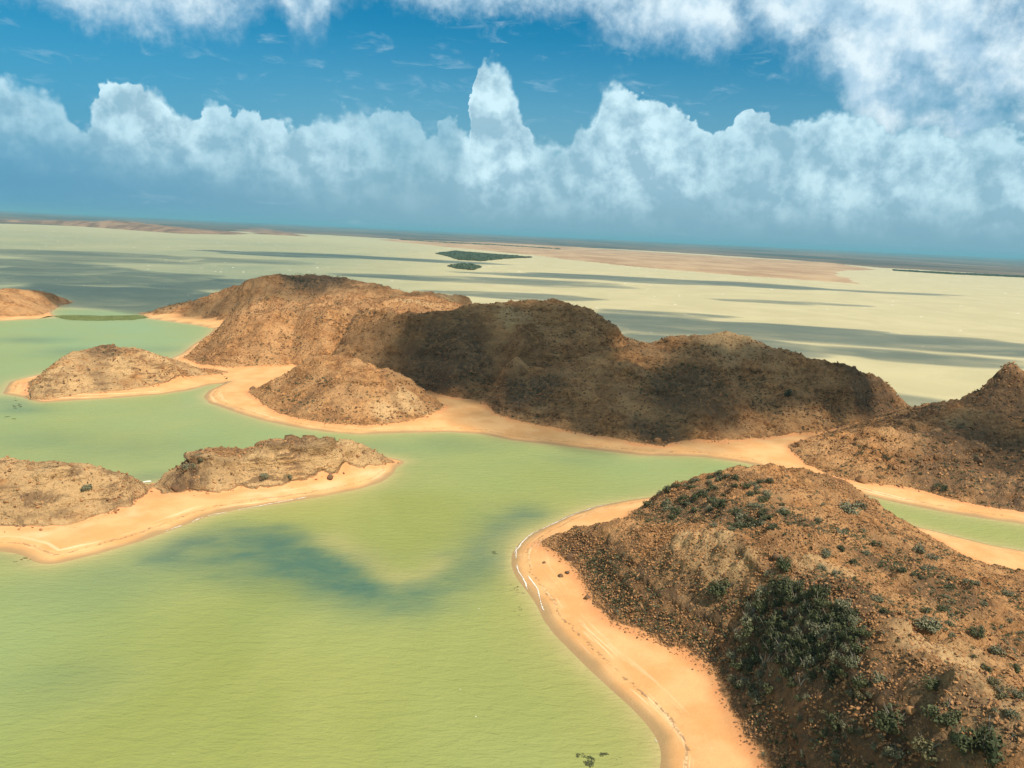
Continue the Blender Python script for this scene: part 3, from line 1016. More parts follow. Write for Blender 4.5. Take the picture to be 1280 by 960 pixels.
# ------------------------------------------------------------------ far shores
def plain_material(name, a, b_, sc=0.004, detail=8.0):
    m, t, b = material(name)
    geo = t.new('ShaderNodeNewGeometry')
    p = geo.outputs['Position']
    n = t.noise(t.vm('MULTIPLY', p, (1.0, 0.5, 2.0)), sc, detail, 0.65)
    n2 = t.noise(t.vm('MULTIPLY', p, (1.0, 0.6, 4.0)), sc * 7, 4.0, 0.6)
    c = t.mix(t.rng(n, 0.38, 0.62), a, b_)
    c = t.mix(t.rng(n2, 0.55, 0.75, 0.0, 0.5), c, (0.09, 0.075, 0.05))
    t.l.new(c, b.inputs['Base Color'])
    b.inputs['Roughness'].default_value = 0.95
    b.inputs['Specular IOR Level'].default_value = 0.1
    return m


def sheet(name, poly, hfun, mat, step, label, cat, kind='structure'):
    xs = [p[0] for p in poly]
    ys = [p[1] for p in poly]
    ax = np.arange(min(xs) - step[0], max(xs) + step[0], step[0])
    ay = np.arange(min(ys) - step[1], max(ys) + step[1], step[1])
    X, Y = np.meshgrid(ax, ay)
    d = sdist(poly, X, Y) + fbm(X / (step[0] * 6), Y / (step[1] * 6), 131, 3) * step[0] * 1.2
    Z = np.where(d > 0, hfun(X, Y, d), -0.6)
    n, mm = Z.shape
    ii = np.arange(n * mm).reshape(n, mm)
    q = np.stack([ii[:-1, :-1], ii[:-1, 1:], ii[1:, 1:], ii[1:, :-1]], -1).reshape(-1, 4)
    q = q[(Z.ravel()[q] > -0.5).any(1)]
    used, inv = np.unique(q, return_inverse=True)
    V = np.stack([X.ravel(), Y.ravel(), Z.ravel()], -1)[used]
    o = link(name, mesh_from(name, V, inv.reshape(-1, 4), mat))
    return tag(o, label, cat, kind=kind)


def build_far():
    tan = plain_material('tidal_sand', (0.29, 0.180, 0.098), (0.40, 0.27, 0.15), 0.006)
    scrub = plain_material('scrub_plain', (0.055, 0.055, 0.040), (0.16, 0.115, 0.075), 0.0011)
    bad = plain_material('far_earth', (0.13, 0.080, 0.048), (0.27, 0.17, 0.10), 0.010)
    # tan flats with their pointed tip
    poly = B([(470, 299.5), (560, 309), (660, 318.5), (720, 325.5), (800, 334), (880, 341), (960, 347), (1030, 352), (1082, 356), (1066, 350.5), (1046, 343.5), (1056, 338.5),
              (1100, 337.5), (1040, 328.5), (900, 320.5), (760, 311.5), (640, 304), (520, 298.5)])
    sheet('tidal_flat', poly, lambda X, Y, d: 0.25 + np.clip(d / 200, 0, 1) * 0.8 + 0.2 * fbm(X / 60, Y / 120, 5, 2), tan, (16, 24),
          'tan tidal flat ending in a point in the pale bay', 'tidal flat')
    # scrub land behind, all the way across the horizon
    front = B([(-400, 262), (-200, 273), (0, 279.0), (200, 286.5), (300, 289.5), (420, 294), (480, 298), (560, 302), (640, 304.6), (760, 311), (860, 316.5), (960, 323), (1040, 329), (1100, 334.5),
               (1200, 340), (1280, 345.5), (1500, 358), (1800, 374)], 0)
    # the first leg stays clear of the low hills at the left
    front = [p for p in front if p[1] > 0]
    poly = front + [(12000, 9000), (38000, 30000), (38000, 36000), (-38000, 36000), (-38000, 12000)]

    def hp(X, Y, d):
        far_rise = sstep(6000, 14000, Y) * 40 + sstep(14000, 26000, Y) * 70
        return 0.6 + np.clip(d / 300, 0, 1) * 1.6 + far_rise * (0.5 + 0.5 * fbm(X / 4200, Y / 2600, 7, 4)) + 2.0 * sstep(200, 1200, d) * fbm(X / 500, Y / 300, 9, 3)
    sheet('plain', poly, hp, scrub, (150, 130), 'dark scrub plain fading blue along the horizon', 'plain')

    # eroded low hills at the far left
    poly = B([(-320, 258), (-200, 268), (-60, 274), (0, 277.5), (60, 280.5), (130, 285), (175, 288.5), (230, 292.3), (290, 293.2), (325, 291.6), (290, 287.8), (330, 285.4)], 0) + [(-1200, 4600), (-3000, 4600), (-4300, 3600)]

    def hl(X, Y, d):
        t = np.clip(d / 130, 0, 1)
        az = X / np.maximum(Y, 1)
        top = 12 + 26 * sstep(-0.36, -0.52, az)
        return 0.5 + top * (1 - (1 - t) ** 2.2) * (0.72 + 0.5 * fbm(X / 240, Y / 240, 15, 4)) - 5 * t * (1 - t) * 4 * np.abs(fbm(X / 60, Y / 90, 19, 3)) * top / 30
    sheet('hills', poly, hl, bad, (14, 14), 'low eroded brown hills across the bay near the horizon', 'hills')
    # second spit right, dark mangrove fringe
    return None


build_far()


# ------------------------------------------------------------------ instancing by geometry nodes (uncountable cover)
def gn_scatter(name, pts, rot, scl, idx, sources, label, cat, parent=None):
    """one object whose points carry an instance of one of the sources"""
    me = bpy.data.meshes.new(name)
    n = len(pts)
    me.vertices.add(n)
    me.vertices.foreach_set('co', np.asarray(pts, np.float32).ravel())
    a = me.attributes.new('rot', 'FLOAT_VECTOR', 'POINT')
    a.data.foreach_set('vector', np.asarray(rot, np.float32).ravel())
    a = me.attributes.new('scl', 'FLOAT_VECTOR', 'POINT')
    a.data.foreach_set('vector', np.asarray(scl, np.float32).ravel())
    a = me.attributes.new('pick', 'INT', 'POINT')
    a.data.foreach_set('value', np.asarray(idx, np.int32))
    me.update()
    o = link(name, me, parent)
    ng = bpy.data.node_groups.new(name + '_spread', 'GeometryNodeTree')
    ng.interface.new_socket('Geometry', in_out='INPUT', socket_type='NodeSocketGeometry')
    ng.interface.new_socket('Geometry', in_out='OUTPUT', socket_type='NodeSocketGeometry')
    gi = ng.nodes.new('NodeGroupInput')
    go = ng.nodes.new('NodeGroupOutput')
    m2p = ng.nodes.new('GeometryNodeMeshToPoints')
    ng.links.new(gi.outputs[0], m2p.inputs[0])
    iop = ng.nodes.new('GeometryNodeInstanceOnPoints')
    ng.links.new(m2p.outputs[0], iop.inputs['Points'])
    g2i = ng.nodes.new('GeometryNodeGeometryToInstance')
    for s in reversed(sources):
        oi = ng.nodes.new('GeometryNodeObjectInfo')
        oi.inputs['Object'].default_value = s
        oi.inputs['As Instance'].default_value = True
        ng.links.new(oi.outputs['Geometry'], g2i.inputs[0])
    ng.links.new(g2i.outputs[0], iop.inputs['Instance'])
    iop.inputs['Pick Instance'].default_value = True

    def named(nm, typ):
        na = ng.nodes.new('GeometryNodeInputNamedAttribute')
        na.data_type = typ
        na.inputs['Name'].default_value = nm
        return next(s for s in na.outputs if s.enabled and s.name == 'Attribute')
    ng.links.new(named('pick', 'INT'), iop.inputs['Instance Index'])
    e2r = ng.nodes.new('FunctionNodeEulerToRotation')
    ng.links.new(named('rot', 'FLOAT_VECTOR'), e2r.inputs[0])
    ng.links.new(e2r.outputs[0], iop.inputs['Rotation'])
    ng.links.new(named('scl', 'FLOAT_VECTOR'), iop.inputs['Scale'])
    ng.links.new(iop.outputs[0], go.inputs[0])
    md = o.modifiers.new('spread', 'NODES')
    md.node_group = ng
    tag(o, label, cat, kind='stuff')
    return o


# ------------------------------------------------------------------ stones
def rock_material(name, a, b_):
    m, t, b = material(name)
    oi = t.new('ShaderNodeObjectInfo')
    tc = t.new('ShaderNodeTexCoord')
    n = t.noise(tc.outputs['Object'], 2.4, 5.0, 0.65)
    c = t.mix(t.m('ADD', t.m('MULTIPLY', n, 0.5), t.m('MULTIPLY', oi.outputs['Random'], 0.5)), a, b_)
    t.l.new(c, b.inputs['Base Color'])
    b.inputs['Roughness'].default_value = 0.92
    b.inputs['Specular IOR Level'].default_value = 0.15
    bm = t.new('ShaderNodeBump')
    t.l.new(t.noise(tc.outputs['Object'], 6.0, 4.0, 0.7), bm.inputs['Height'])
    bm.inputs['Strength'].default_value = 0.5
    bm.inputs['Distance'].default_value = 0.1
    t.l.new(bm.outputs[0], b.inputs['Normal'])
    return m


M_ROCK = rock_material('brown_rock', (0.17, 0.080, 0.032), (0.44, 0.225, 0.090))
M_DARKROCK = rock_material('dark_rock', (0.075, 0.045, 0.026), (0.20, 0.11, 0.055))

import bmesh


def rock_mesh(name, seed, mat, sub=2, flat=0.65):
    bm = bmesh.new()
    bmesh.ops.create_icosphere(bm, subdivisions=sub, radius=0.5)
    rs = np.random.default_rng(seed)
    pl = []
    for _ in range(9):
        d = rs.normal(size=3)
        d /= np.linalg.norm(d)
        pl.append((d, rs.uniform(0.26, 0.42)))
    for v in bm.verts:
        p = np.array(v.co)
        for d, o in pl:
            s = p @ d
            if s > o:
                p = p - d * (s - o) * 0.9
        p = p * np.array([1.2, 0.95, flat * 1.35])
        v.co = p
    me = bpy.data.meshes.new(name)
    bm.to_mesh(me)
    bm.free()
    me.materials.append(mat)
    return me


STONES = []
for s in range(6):
    o = bpy.data.objects.new('stone_source', rock_mesh('stone_shape', s, M_ROCK if s < 5 else M_DARKROCK, 1))
    STONES.append(o)


def in_poly(poly, x, y):
    return sdist(poly, np.asarray(x, float), np.asarray(y, float)) > 0


def spread(n, x0, x1, y0, y1, dens):
    x = RNG.uniform(x0, x1, n)
    y = RNG.uniform(y0, y1, n)
    keep = RNG.random(n) < dens(x, y)
    return x[keep], y[keep]


def scatter_stones(name, n, box, smin, smax, owner, label, rich):
    def dens(x, y):
        ib = bil(INB, x, y)
        gxx, gyy = normal_z(x, y)
        g = np.hypot(gxx, gyy)
        own = OWNER[np.clip(((y - GY0) / GS).round().astype(int), 0, NY - 1), np.clip(((x - GX0) / GS).round().astype(int), 0, NX - 1)] == owner
        c = sstep(-0.25, 0.5, fbm(x / 6, y / 6, 151, 4))
        foot = np.exp(-((ib - 0.3) / 0.9) ** 2) * 0.8
        cr = 1.0 if owner not in (2, 3) else 0.22 + 0.9 * sstep(0.5, 0.66, crust_level(x, y, bil(HILL, x, y)))
        return own * cr * np.clip((ib > 0.2) * (0.55 + 0.45 * c) * (0.5 + 0.8 * sstep(0.15, 0.8, g)) + foot, 0, 1) * (1 - 0.35 * blob_mask(x, y, PALE)) * rich
    x, y = spread(n, *box, dens)
    z = height(x, y)
    k = len(x)
    u = RNG.random(k)
    s = smin + (smax - smin) * u ** 3.0
    pts = np.stack([x, y, z + s * 0.08], -1)
    rot = np.stack([RNG.normal(0, 0.45, k), RNG.normal(0, 0.45, k), RNG.uniform(0, 6.28, k)], -1)
    scl = np.stack([s * RNG.uniform(0.8, 1.5, k), s, s * RNG.uniform(0.6, 1.1, k)], -1)
    return gn_scatter(name, pts, rot, scl, RNG.integers(0, len(STONES), k), STONES, label, 'stones')


scatter_stones('scree', 420000, (0, 118, 60, 200), 0.09, 0.48, 0, 'loose brown stones over the slopes of the nearest headland', 1.0)
scatter_stones('scree.001', 260000, (-245, 170, 172, 480), 0.25, 0.95, 1, 'loose dark stones over the hills behind the lagoon', 1.0)
scatter_stones('scree.002', 90000, (-135, -22, 126, 212), 0.16, 0.85, 2, 'broken rock over the long layered islet', 1.0)
scatter_stones('scree.003', 26000, (-182, -108, 250, 330), 0.25, 1.0, 3, 'broken rock over the small rounded islet', 1.0)


# ------------------------------------------------------------------ shrubs
def leaf_material(name, a, b_):
    m, t, b = material(name)
    geo = t.new('ShaderNodeNewGeometry')
    oi = t.new('ShaderNodeObjectInfo')
    f = t.m('ADD', t.m('MULTIPLY', geo.outputs['Random Per Island'], 0.6), t.m('MULTIPLY', oi.outputs['Random'], 0.4))
    t.l.new(t.mix(f, a, b_), b.inputs['Base Color'])
    b.inputs['Roughness'].default_value = 0.75
    b.inputs['Specular IOR Level'].default_value = 0.2
    return m


M_LEAF_DARK = leaf_material('dark_leaf', (0.036, 0.043, 0.017), (0.095, 0.098, 0.038))
M_LEAF_SAGE = leaf_material('sage_leaf', (0.100, 0.098, 0.050), (0.20, 0.185, 0.100))
M_LEAF_OLIVE = leaf_material('olive_leaf', (0.065, 0.062, 0.028), (0.15, 0.125, 0.055))
M_TWIG = material('grey_twig')[0]
M_TWIG.node_tree.nodes['Principled BSDF'].inputs['Base Color'].default_value = (0.22, 0.18, 0.13, 1)
M_TWIG.node_tree.nodes['Principled BSDF'].inputs['Roughness'].default_value = 0.9


def foliage_arrays(seed, n, wide=1.0, tall=0.62, leaf=0.085):
    """leaf faces through an uneven low dome of unit diameter"""
    rs = np.random.default_rng(seed)
    k = rs.integers(5, 9)
    lobes = [(rs.uniform(-.30, .30) * wide, rs.uniform(-.30, .30) * wide, rs.uniform(.08, .30) * tall / .62, rs.uniform(.13, .24)) for _ in range(k)]
    V, F = [], []
    for i in range(n):
        lx, ly, lz, lr = lobes[rs.integers(0, k)]
        d = rs.normal(size=3)
        d /= np.linalg.norm(d)
        r = lr * rs.uniform(0.55, 1.08)
        c = np.array([lx, ly, lz]) + d * r
        if c[2] < 0.0:
            c[2] = -c[2] * 0.4
        nrm = d + rs.normal(size=3) * 0.55
        nrm /= np.linalg.norm(nrm)
        t1 = np.cross(nrm, rs.normal(size=3))
        t1 /= np.linalg.norm(t1)
        t2 = np.cross(nrm, t1)
        a = leaf * rs.uniform(0.6, 1.3)
        b = a * rs.uniform(0.45, 0.8)
        s = len(V)
        V += [c - t1 * a * .6, c + t2 * b * .5, c + t1 * a * .6, c - t2 * b * .5]
        F.append((s, s + 1, s + 2, s + 3))
    return np.array(V), np.array(F)


def stem_arrays(seed, n=6, tall=0.5):
    rs = np.random.default_rng(seed + 500)
    V, F = [], []
    for i in range(n):
        a = rs.uniform(0, 6.28)
        p0 = np.array([rs.uniform(-.04, .04), rs.uniform(-.04, .04), -0.08])
        p1 = np.array([math.cos(a) * .16, math.sin(a) * .16, tall * .45])
        p2 = p1 + np.array([math.cos(a + rs.uniform(-.7, .7)) * .17, math.sin(a + rs.uniform(-.7, .7)) * .17, tall * rs.uniform(.25, .6)])
        for q0, q1, r0, r1 in ((p0, p1, .018, .011), (p1, p2, .011, .004)):
            d = q1 - q0
            d /= np.linalg.norm(d)
            u = np.cross(d, (0.3, 0.5, 0.8))
            u /= np.linalg.norm(u)
            w = np.cross(d, u)
            s = len(V)
            for q, r in ((q0, r0), (q1, r1)):
                for j in range(4):
                    an = j * math.pi / 2
                    V.append(q + (u * math.cos(an) + w * math.sin(an)) * r)
            for j in range(4):
                F.append((s + j, s + (j + 1) % 4, s + 4 + (j + 1) % 4, s + 4 + j))
    return np.array(V), np.array(F)


FOL = {}
STEM = []
for kind_, mat_ in (('dark', M_LEAF_DARK), ('sage', M_LEAF_SAGE), ('olive', M_LEAF_OLIVE)):
    FOL[kind_] = []
    for s in range(4):
        v, f = foliage_arrays(s * 3 + len(kind_), 620, tall=0.62 if kind_ == 'dark' else 0.5)
        FOL[kind_].append(mesh_from(kind_ + '_foliage', v, f, mat_, smooth=False))
for s in range(3):
    v, f = stem_arrays(s)
    STEM.append(mesh_from('shrub_stems', v, f, M_TWIG, smooth=False))

# compact shapes for the uncountable scrub
SMALL = []
for s in range(6):
    v, f = foliage_arrays(70 + s, 90, tall=0.5, leaf=0.17)
    o = bpy.data.objects.new('scrub_source', mesh_from('scrub_shape', v, f, (M_LEAF_DARK, M_LEAF_SAGE, M_LEAF_DARK, M_LEAF_OLIVE, M_LEAF_SAGE, M_LEAF_DARK)[s], smooth=False))
    SMALL.append(o)

M_MANG = leaf_material('mangrove_leaf', (0.05, 0.075, 0.04), (0.10, 0.13, 0.07))
M_MARSH = leaf_material('marsh_leaf', (0.14, 0.17, 0.05), (0.24, 0.26, 0.09))
MANG, MARSH = [], []
for s in range(3):
    for lst, mt in ((MANG, M_MANG), (MARSH, M_MARSH)):
        v, f = foliage_arrays(90 + s, 90, tall=0.6, leaf=0.2)
        lst.append(bpy.data.objects.new('clump_source', mesh_from('clump_shape', v, f, mt, smooth=False)))

SHRUBS = []


def shrub(px, py, wpx, kind, label, group=None, squash=1.0):
    """a bush standing on the ground seen at this place of the photograph, wpx wide in it"""
    h = hit(px, py)
    if h is None or bil(SD, h[0], h[1]) < 0.5:
        return None
    return shrub_at(h, wpx * math.dist(h, (0, 0, CAM_H)) / FOC, kind, label, group, squash)


def shrub_at(h, w, kind, label, group=None, squash=1.0):
    r = bpy.data.objects.new('shrub', None)
    COL.objects.link(r)
    r.empty_display_size = 0.3
    r.location = (h[0], h[1], h[2] - 0.06 * w)
    r.rotation_euler = (0, 0, random.uniform(0, 6.28))
    w *= 1.12
    r.scale = (w * random.uniform(.92, 1.1), w * random.uniform(.9, 1.05), w * squash * random.uniform(.9, 1.1))
    tag(r, label, 'shrub', group)
    for nm, me in (('foliage', random.choice(FOL[kind])), ('stems', random.choice(STEM))):
        c = bpy.data.objects.new(nm, me)
        COL.objects.link(c)
        c.parent = r
    SHRUBS.append((h[0], h[1], w))
    return r


# the bushes one can point at, one by one
for a in [
    (1118, 905, 40, 'dark', 'broad dark bush with a paler stone at its lower edge, low on the nearest slope'),
    (1180, 900, 36, 'dark', 'round dark bush beside the sunny pale patch, upper of the bottom right group'),
    (1043, 908, 26, 'dark', 'compact round dark bush standing alone above the bottom edge'),
    (1236, 938, 56, 'dark', 'largest dark bush with upright twigs in the bottom right corner'),
    (1205, 935, 30, 'dark', 'dark bush touching the left flank of the corner bush'),
    (1160, 938, 36, 'olive', 'olive brown bush between the two dark bushes at the bottom'),
    (1120, 948, 20, 'sage', 'small grey bush at the bottom edge under the broad bush'),
    (1168, 862, 22, 'dark', 'dark leaning bush on the crest at the edge of the pale patch'),
    (1075, 858, 26, 'dark', 'dark bush left of the pale sunlit patch, below the hollow'),
    (1102, 852, 20, 'sage', 'small sage bush just left of the pale sunlit patch'),
    (1220, 797, 20, 'dark', 'narrow dark bush lying on the sunny plateau, rightmost of its line'),
    (1157, 783, 30, 'sage', 'wide flat sage bush on the sunny plateau right of the hollow'),
    (1162, 786, 18, 'dark', 'dark tuft at the foot of the wide flat sage bush'),
    (1245, 818, 18, 'sage', 'grey bush on the plateau near the right photo edge'),
    (1270, 838, 16, 'dark', 'dark bush on the plateau at the right photo edge'),
    (1232, 838, 14, 'dark', 'small dark tuft below the plateau line of bushes'),
    (1270, 870, 20, 'sage', 'pale bush on the stony plateau above the corner bush'),
    (1262, 893, 18, 'sage', 'sage bush above the corner bush'),
    (1254, 872, 22, 'olive', 'dry olive tuft on the stony plateau'),
    (983, 709, 24, 'dark', 'dark round bush at the top end of the hollow beside the pale strip'),
    (962, 720, 14, 'sage', 'little sage bush left of the hollow\'s top bush'),
    (1035, 693, 16, 'sage', 'sage bush on the crest above the pale strip'),
    (1028, 712, 14, 'sage', 'pale bush on the strip of bare ground right of the hollow'),
    (1045, 718, 12, 'sage', 'smallest bush on the strip of bare ground right of the hollow'),
    (1096, 749, 14, 'sage', 'sage tuft on the plateau, first of the scattered line'),
    (1105, 766, 14, 'dark', 'dark tuft on the plateau under the scattered line\'s first tuft'),
    (905, 740, 34, 'dark', 'dark bush on the slope below the pale bare saddle'),
    (890, 748, 24, 'sage', 'sage bush at the left foot of the saddle\'s dark bush'),
    (1240, 855, 16, 'olive', 'dry tuft in the middle of the pale stony patch'),
    (1150, 690, 18, 'sage', 'sage bush on the far rim of the headland above the right beach'),
    (1165, 700, 16, 'sage', 'grey bush on the far rim next to the sage one'),
    (1055, 640, 30, 'sage', 'long grey bush lying across the headland\'s top'),
    (1075, 634, 18, 'sage', 'grey bush just right of the long bush on the headland\'s top'),
    (868, 604, 14, 'dark', 'dark bush sticking out on the headland\'s far left skyline'),
    (845, 610, 12, 'dark', 'dark bush lowest on the headland\'s far left skyline'),
    (985, 494, 14, 'dark', 'dark bush half way down the right hill\'s face'),
    (1175, 611, 16, 'dark', 'dark spiky bush at the foot of the right slope above the channel sand'),
    (250, 575, 16, 'sage', 'grey bush on the islet\'s left shoulder'),
    (235, 585, 14, 'sage', 'grey bush lower on the islet\'s left shoulder'),
    (328, 597, 14, 'sage', 'grey bush in front of the islet\'s pale face'),
    (362, 598, 12, 'sage', 'small grey bush right of the one in front of the islet\'s pale face'),
    (447, 551, 12, 'dark', 'dark bush on the islet\'s flat top near its right end'),
    (108, 612, 14, 'sage', 'grey bush on the pale face of the islet\'s left hump'),
]:
    shrub(a[0], a[1], a[2], a[3], a[4], squash=0.95)

HOLLOW = [(958, 728), (985, 722), (1010, 738), (1045, 752), (1075, 768), (1088, 790), (1078, 812), (1085, 835), (1060, 850), (1020, 852), (975, 868), (930, 868),
          (905, 850), (915, 815), (925, 785), (935, 760)]


def hollow_label(px, py, w, kd):
    size = ('large' if w > 23 else 'mid-sized' if w > 18 else 'small') + (' dark green' if kd == 'dark' else ' grey green')
    side = 'left' if px < 975 else 'right' if px > 1030 else 'middle'
    edge = sdist(HOLLOW, np.array([px]), np.array([py]))[0] < 14
    if py < 757:
        return size + ' bush in the narrow upper end of the headland\'s hollow'
    if not edge:
        return (size + ' bush in the upper half of the headland\'s hollow, towards its ' + side if py < 800 else
                size + ' bush in the lower half of the headland\'s hollow, towards its ' + side)
    if py > 838:
        return size + ' bush on the lower rim of the hollow, ' + side + ' part'
    return (size + ' bush on the hollow\'s left rim, towards the beach' if px < 990 else
            size + ' bush on the hollow\'s right rim, towards the sunny plateau')


n_h = 0
tries = 0
hol = []
while n_h < 92 and tries < 4000:
    tries += 1
    px, py = random.uniform(900, 1092), random.uniform(720, 872)
    if sdist(HOLLOW, np.array([px]), np.array([py]))[0] < 2:
        continue
    if any(math.hypot(px - a, py - b) < 10.5 for a, b in hol):
        continue
    hol.append((px, py))
    core = math.hypot((px - 1000) / 70, (py - 790) / 50) < 1
    wd = random.uniform(17, 29) if core else random.uniform(12, 22)
    kd = 'dark' if random.random() < (.78 if core else .5) else 'sage'
    if shrub(px, py, wd, kd, hollow_label(px, py, wd, kd), 'bushes crowding the headland hollow', 1.0):
        n_h += 1

# bushes of the headland's far left shoulder, its top and its lower slope
AREAS = [
    ([(800, 628), (850, 604), (905, 592), (950, 592), (990, 625), (985, 660), (930, 670), (880, 655), (830, 650)], 82, (8, 17), ('sage', 'dark', 'dark'),
     'bush on the headland\'s far shaded shoulder', 'bushes on the far shoulder of the headland'),
    ([(900, 855), (960, 870), (1060, 860), (1110, 870), (1150, 900), (1150, 955), (960, 955), (930, 900)], 46, (7, 15), ('dark', 'olive', 'sage'),
     'bush on the headland\'s lower stony slope above the beach', 'bushes on the lower slope of the headland'),
    ([(1020, 620), (1090, 650), (1200, 715), (1270, 745), (1275, 860), (1200, 810), (1100, 735), (1010, 665)], 34, (6, 13), ('sage', 'sage', 'dark'),
     'tuft scattered on the headland\'s sunny plateau', 'tufts on the sunny plateau of the headland'),
]
for poly, cnt, (w0, w1), kinds, lab, grp in AREAS:
    done = 0
    tr = 0
    xs = [p[0] for p in poly]
    ys = [p[1] for p in poly]
    xs_mid = (min(xs) + max(xs)) / 2
    while done < cnt and tr < 3000:
        tr += 1
        px, py = random.uniform(min(xs), max(xs)), random.uniform(min(ys), max(ys))
        if sdist(poly, np.array([px]), np.array([py]))[0] < 0:
            continue
        kd = random.choice(kinds)
        wd = random.uniform(w0, w1)
        l2 = ('larger ' if wd > (w0 + w1) / 2 else 'smaller ') + {'sage': 'grey', 'dark': 'dark green', 'olive': 'dry olive'}[kd] + ' ' + lab + (', left part' if px < xs_mid - 22 else ', right part' if px > xs_mid + 22 else ', middle part')
        if shrub(px, py, wd, kd, l2, grp, 0.9):
            done += 1


def scatter_scrub(name, n, box, smin, smax, owner, label, low, hi):
    def dens(x, y):
        ib = bil(INB, x, y)
        own = OWNER[np.clip(((y - GY0) / GS).round().astype(int), 0, NY - 1), np.clip(((x - GX0) / GS).round().astype(int), 0, NX - 1)] == owner
        h0 = height(x, y, False)
        lap = (height(x + 6, y, False) + height(x - 6, y, False) + height(x, y + 6, False) + height(x, y - 6, False)) / 4 - h0
        c = sstep(low, hi, fbm(x / 14, y / 14, 171, 4) + 0.35 * lap + 0.22 * np.clip(-rill(x, y), -1, 2) + 0.5 * blob_mask(x, y, DARK))
        return own * (ib > 0.8) * ((0.09 if owner == 0 else 0.04) + 0.91 * c) * (1 - 0.85 * blob_mask(x, y, PALE)) * (1.0 if owner not in (2, 3) else 0.15 + sstep(0.45, 0.7, crust_level(x, y, bil(HILL, x, y))))
    x, y = spread(n, *box, dens)
    z = height(x, y)
    k = len(x)
    s = smin + (smax - smin) * RNG.random(k) ** 2.2
    pts = np.stack([x, y, z - 0.05 * s], -1)
    rot = np.stack([np.zeros(k), np.zeros(k), RNG.uniform(0, 6.28, k)], -1)
    scl = np.stack([s * RNG.uniform(.9, 1.3, k), s, s * RNG.uniform(.7, 1.0, k)], -1)
    return gn_scatter(name, pts, rot, scl, RNG.integers(0, len(SMALL), k), SMALL, label, 'scrub')


scatter_scrub('undergrowth', 120000, (0, 118, 62, 200), 0.18, 0.85, 0, 'low grey green undergrowth over the nearest headland', -0.1, 0.6)
scatter_scrub('undergrowth.001', 170000, (-245, 170, 172, 580), 0.35, 1.25, 1, 'thin dark undergrowth dotting the hills behind the lagoon', -0.15, 0.55)
scatter_scrub('undergrowth.002', 9000, (-135, -22, 126, 212), 0.3, 1.2, 2, 'dry grey undergrowth on the long layered islet', -0.1, 0.6)
scatter_scrub('undergrowth.003', 5000, (-182, -108, 250, 330), 0.4, 1.4, 3, 'dry grey undergrowth on the small rounded islet', -0.1, 0.6)


# ------------------------------------------------------------------ boulders
def boulder(px, py, wpx, label, mat, seed, group=None, tall=0.8):
    h = hit(px, py)
    if h is None:
        return
    w = wpx * math.dist(h, (0, 0, CAM_H)) / FOC
    o = link('boulder', rock_mesh('boulder', 200 + seed, mat, 3, tall), None, (h[0], h[1], h[2] + 0.12 * w))
    o.scale = (w, w * 0.9, w)
    o.rotation_euler = (random.uniform(-.2, .2), random.uniform(-.2, .2), random.uniform(0, 6.28))
    tag(o, label, 'boulder', group)


for i, (px, py, w, lab, mt) in enumerate([
    (701, 721, 7, 'larger of two dark rocks lying on the beach below the cliff', M_DARKROCK),
    (709, 717, 6, 'smaller of two dark rocks lying on the beach below the cliff', M_DARKROCK),
    (680, 704, 4, 'single small dark stone on the beach near the headland\'s tip', M_DARKROCK),
    (735, 748, 8, 'dark rock at the cliff foot where the beach bends', M_DARKROCK),
    (712, 699, 9, 'dark block at the shaded foot of the headland\'s tip', M_DARKROCK),
    (971, 699, 10, 'upright dark rock at the top of the shrub hollow', M_DARKROCK),
    (1077, 602, 12, 'reddish flat boulder at the foot of the right slope by the sand', M_ROCK),
    (1222, 577, 10, 'black boulder on the dark stony right slope', M_DARKROCK),
    (1139, 892, 11, 'slanting rock between two bushes on the lower slope', M_ROCK),
    (1208, 843, 5, 'small dark rock in the pale sunlit patch', M_DARKROCK),
    (412, 599, 8, 'dark rock on the sand in front of the long islet', M_DARKROCK),
    (218, 612, 9, 'dark rock at the left foot of the long islet', M_DARKROCK),
    (316, 487, 7, 'dark rock at the left tip of the cone shaped hill', M_DARKROCK),
    (822, 552, 8, 'rock at the foot of the right hill on the thin beach', M_ROCK),
]):
    boulder(px, py, w, lab, mt, i)


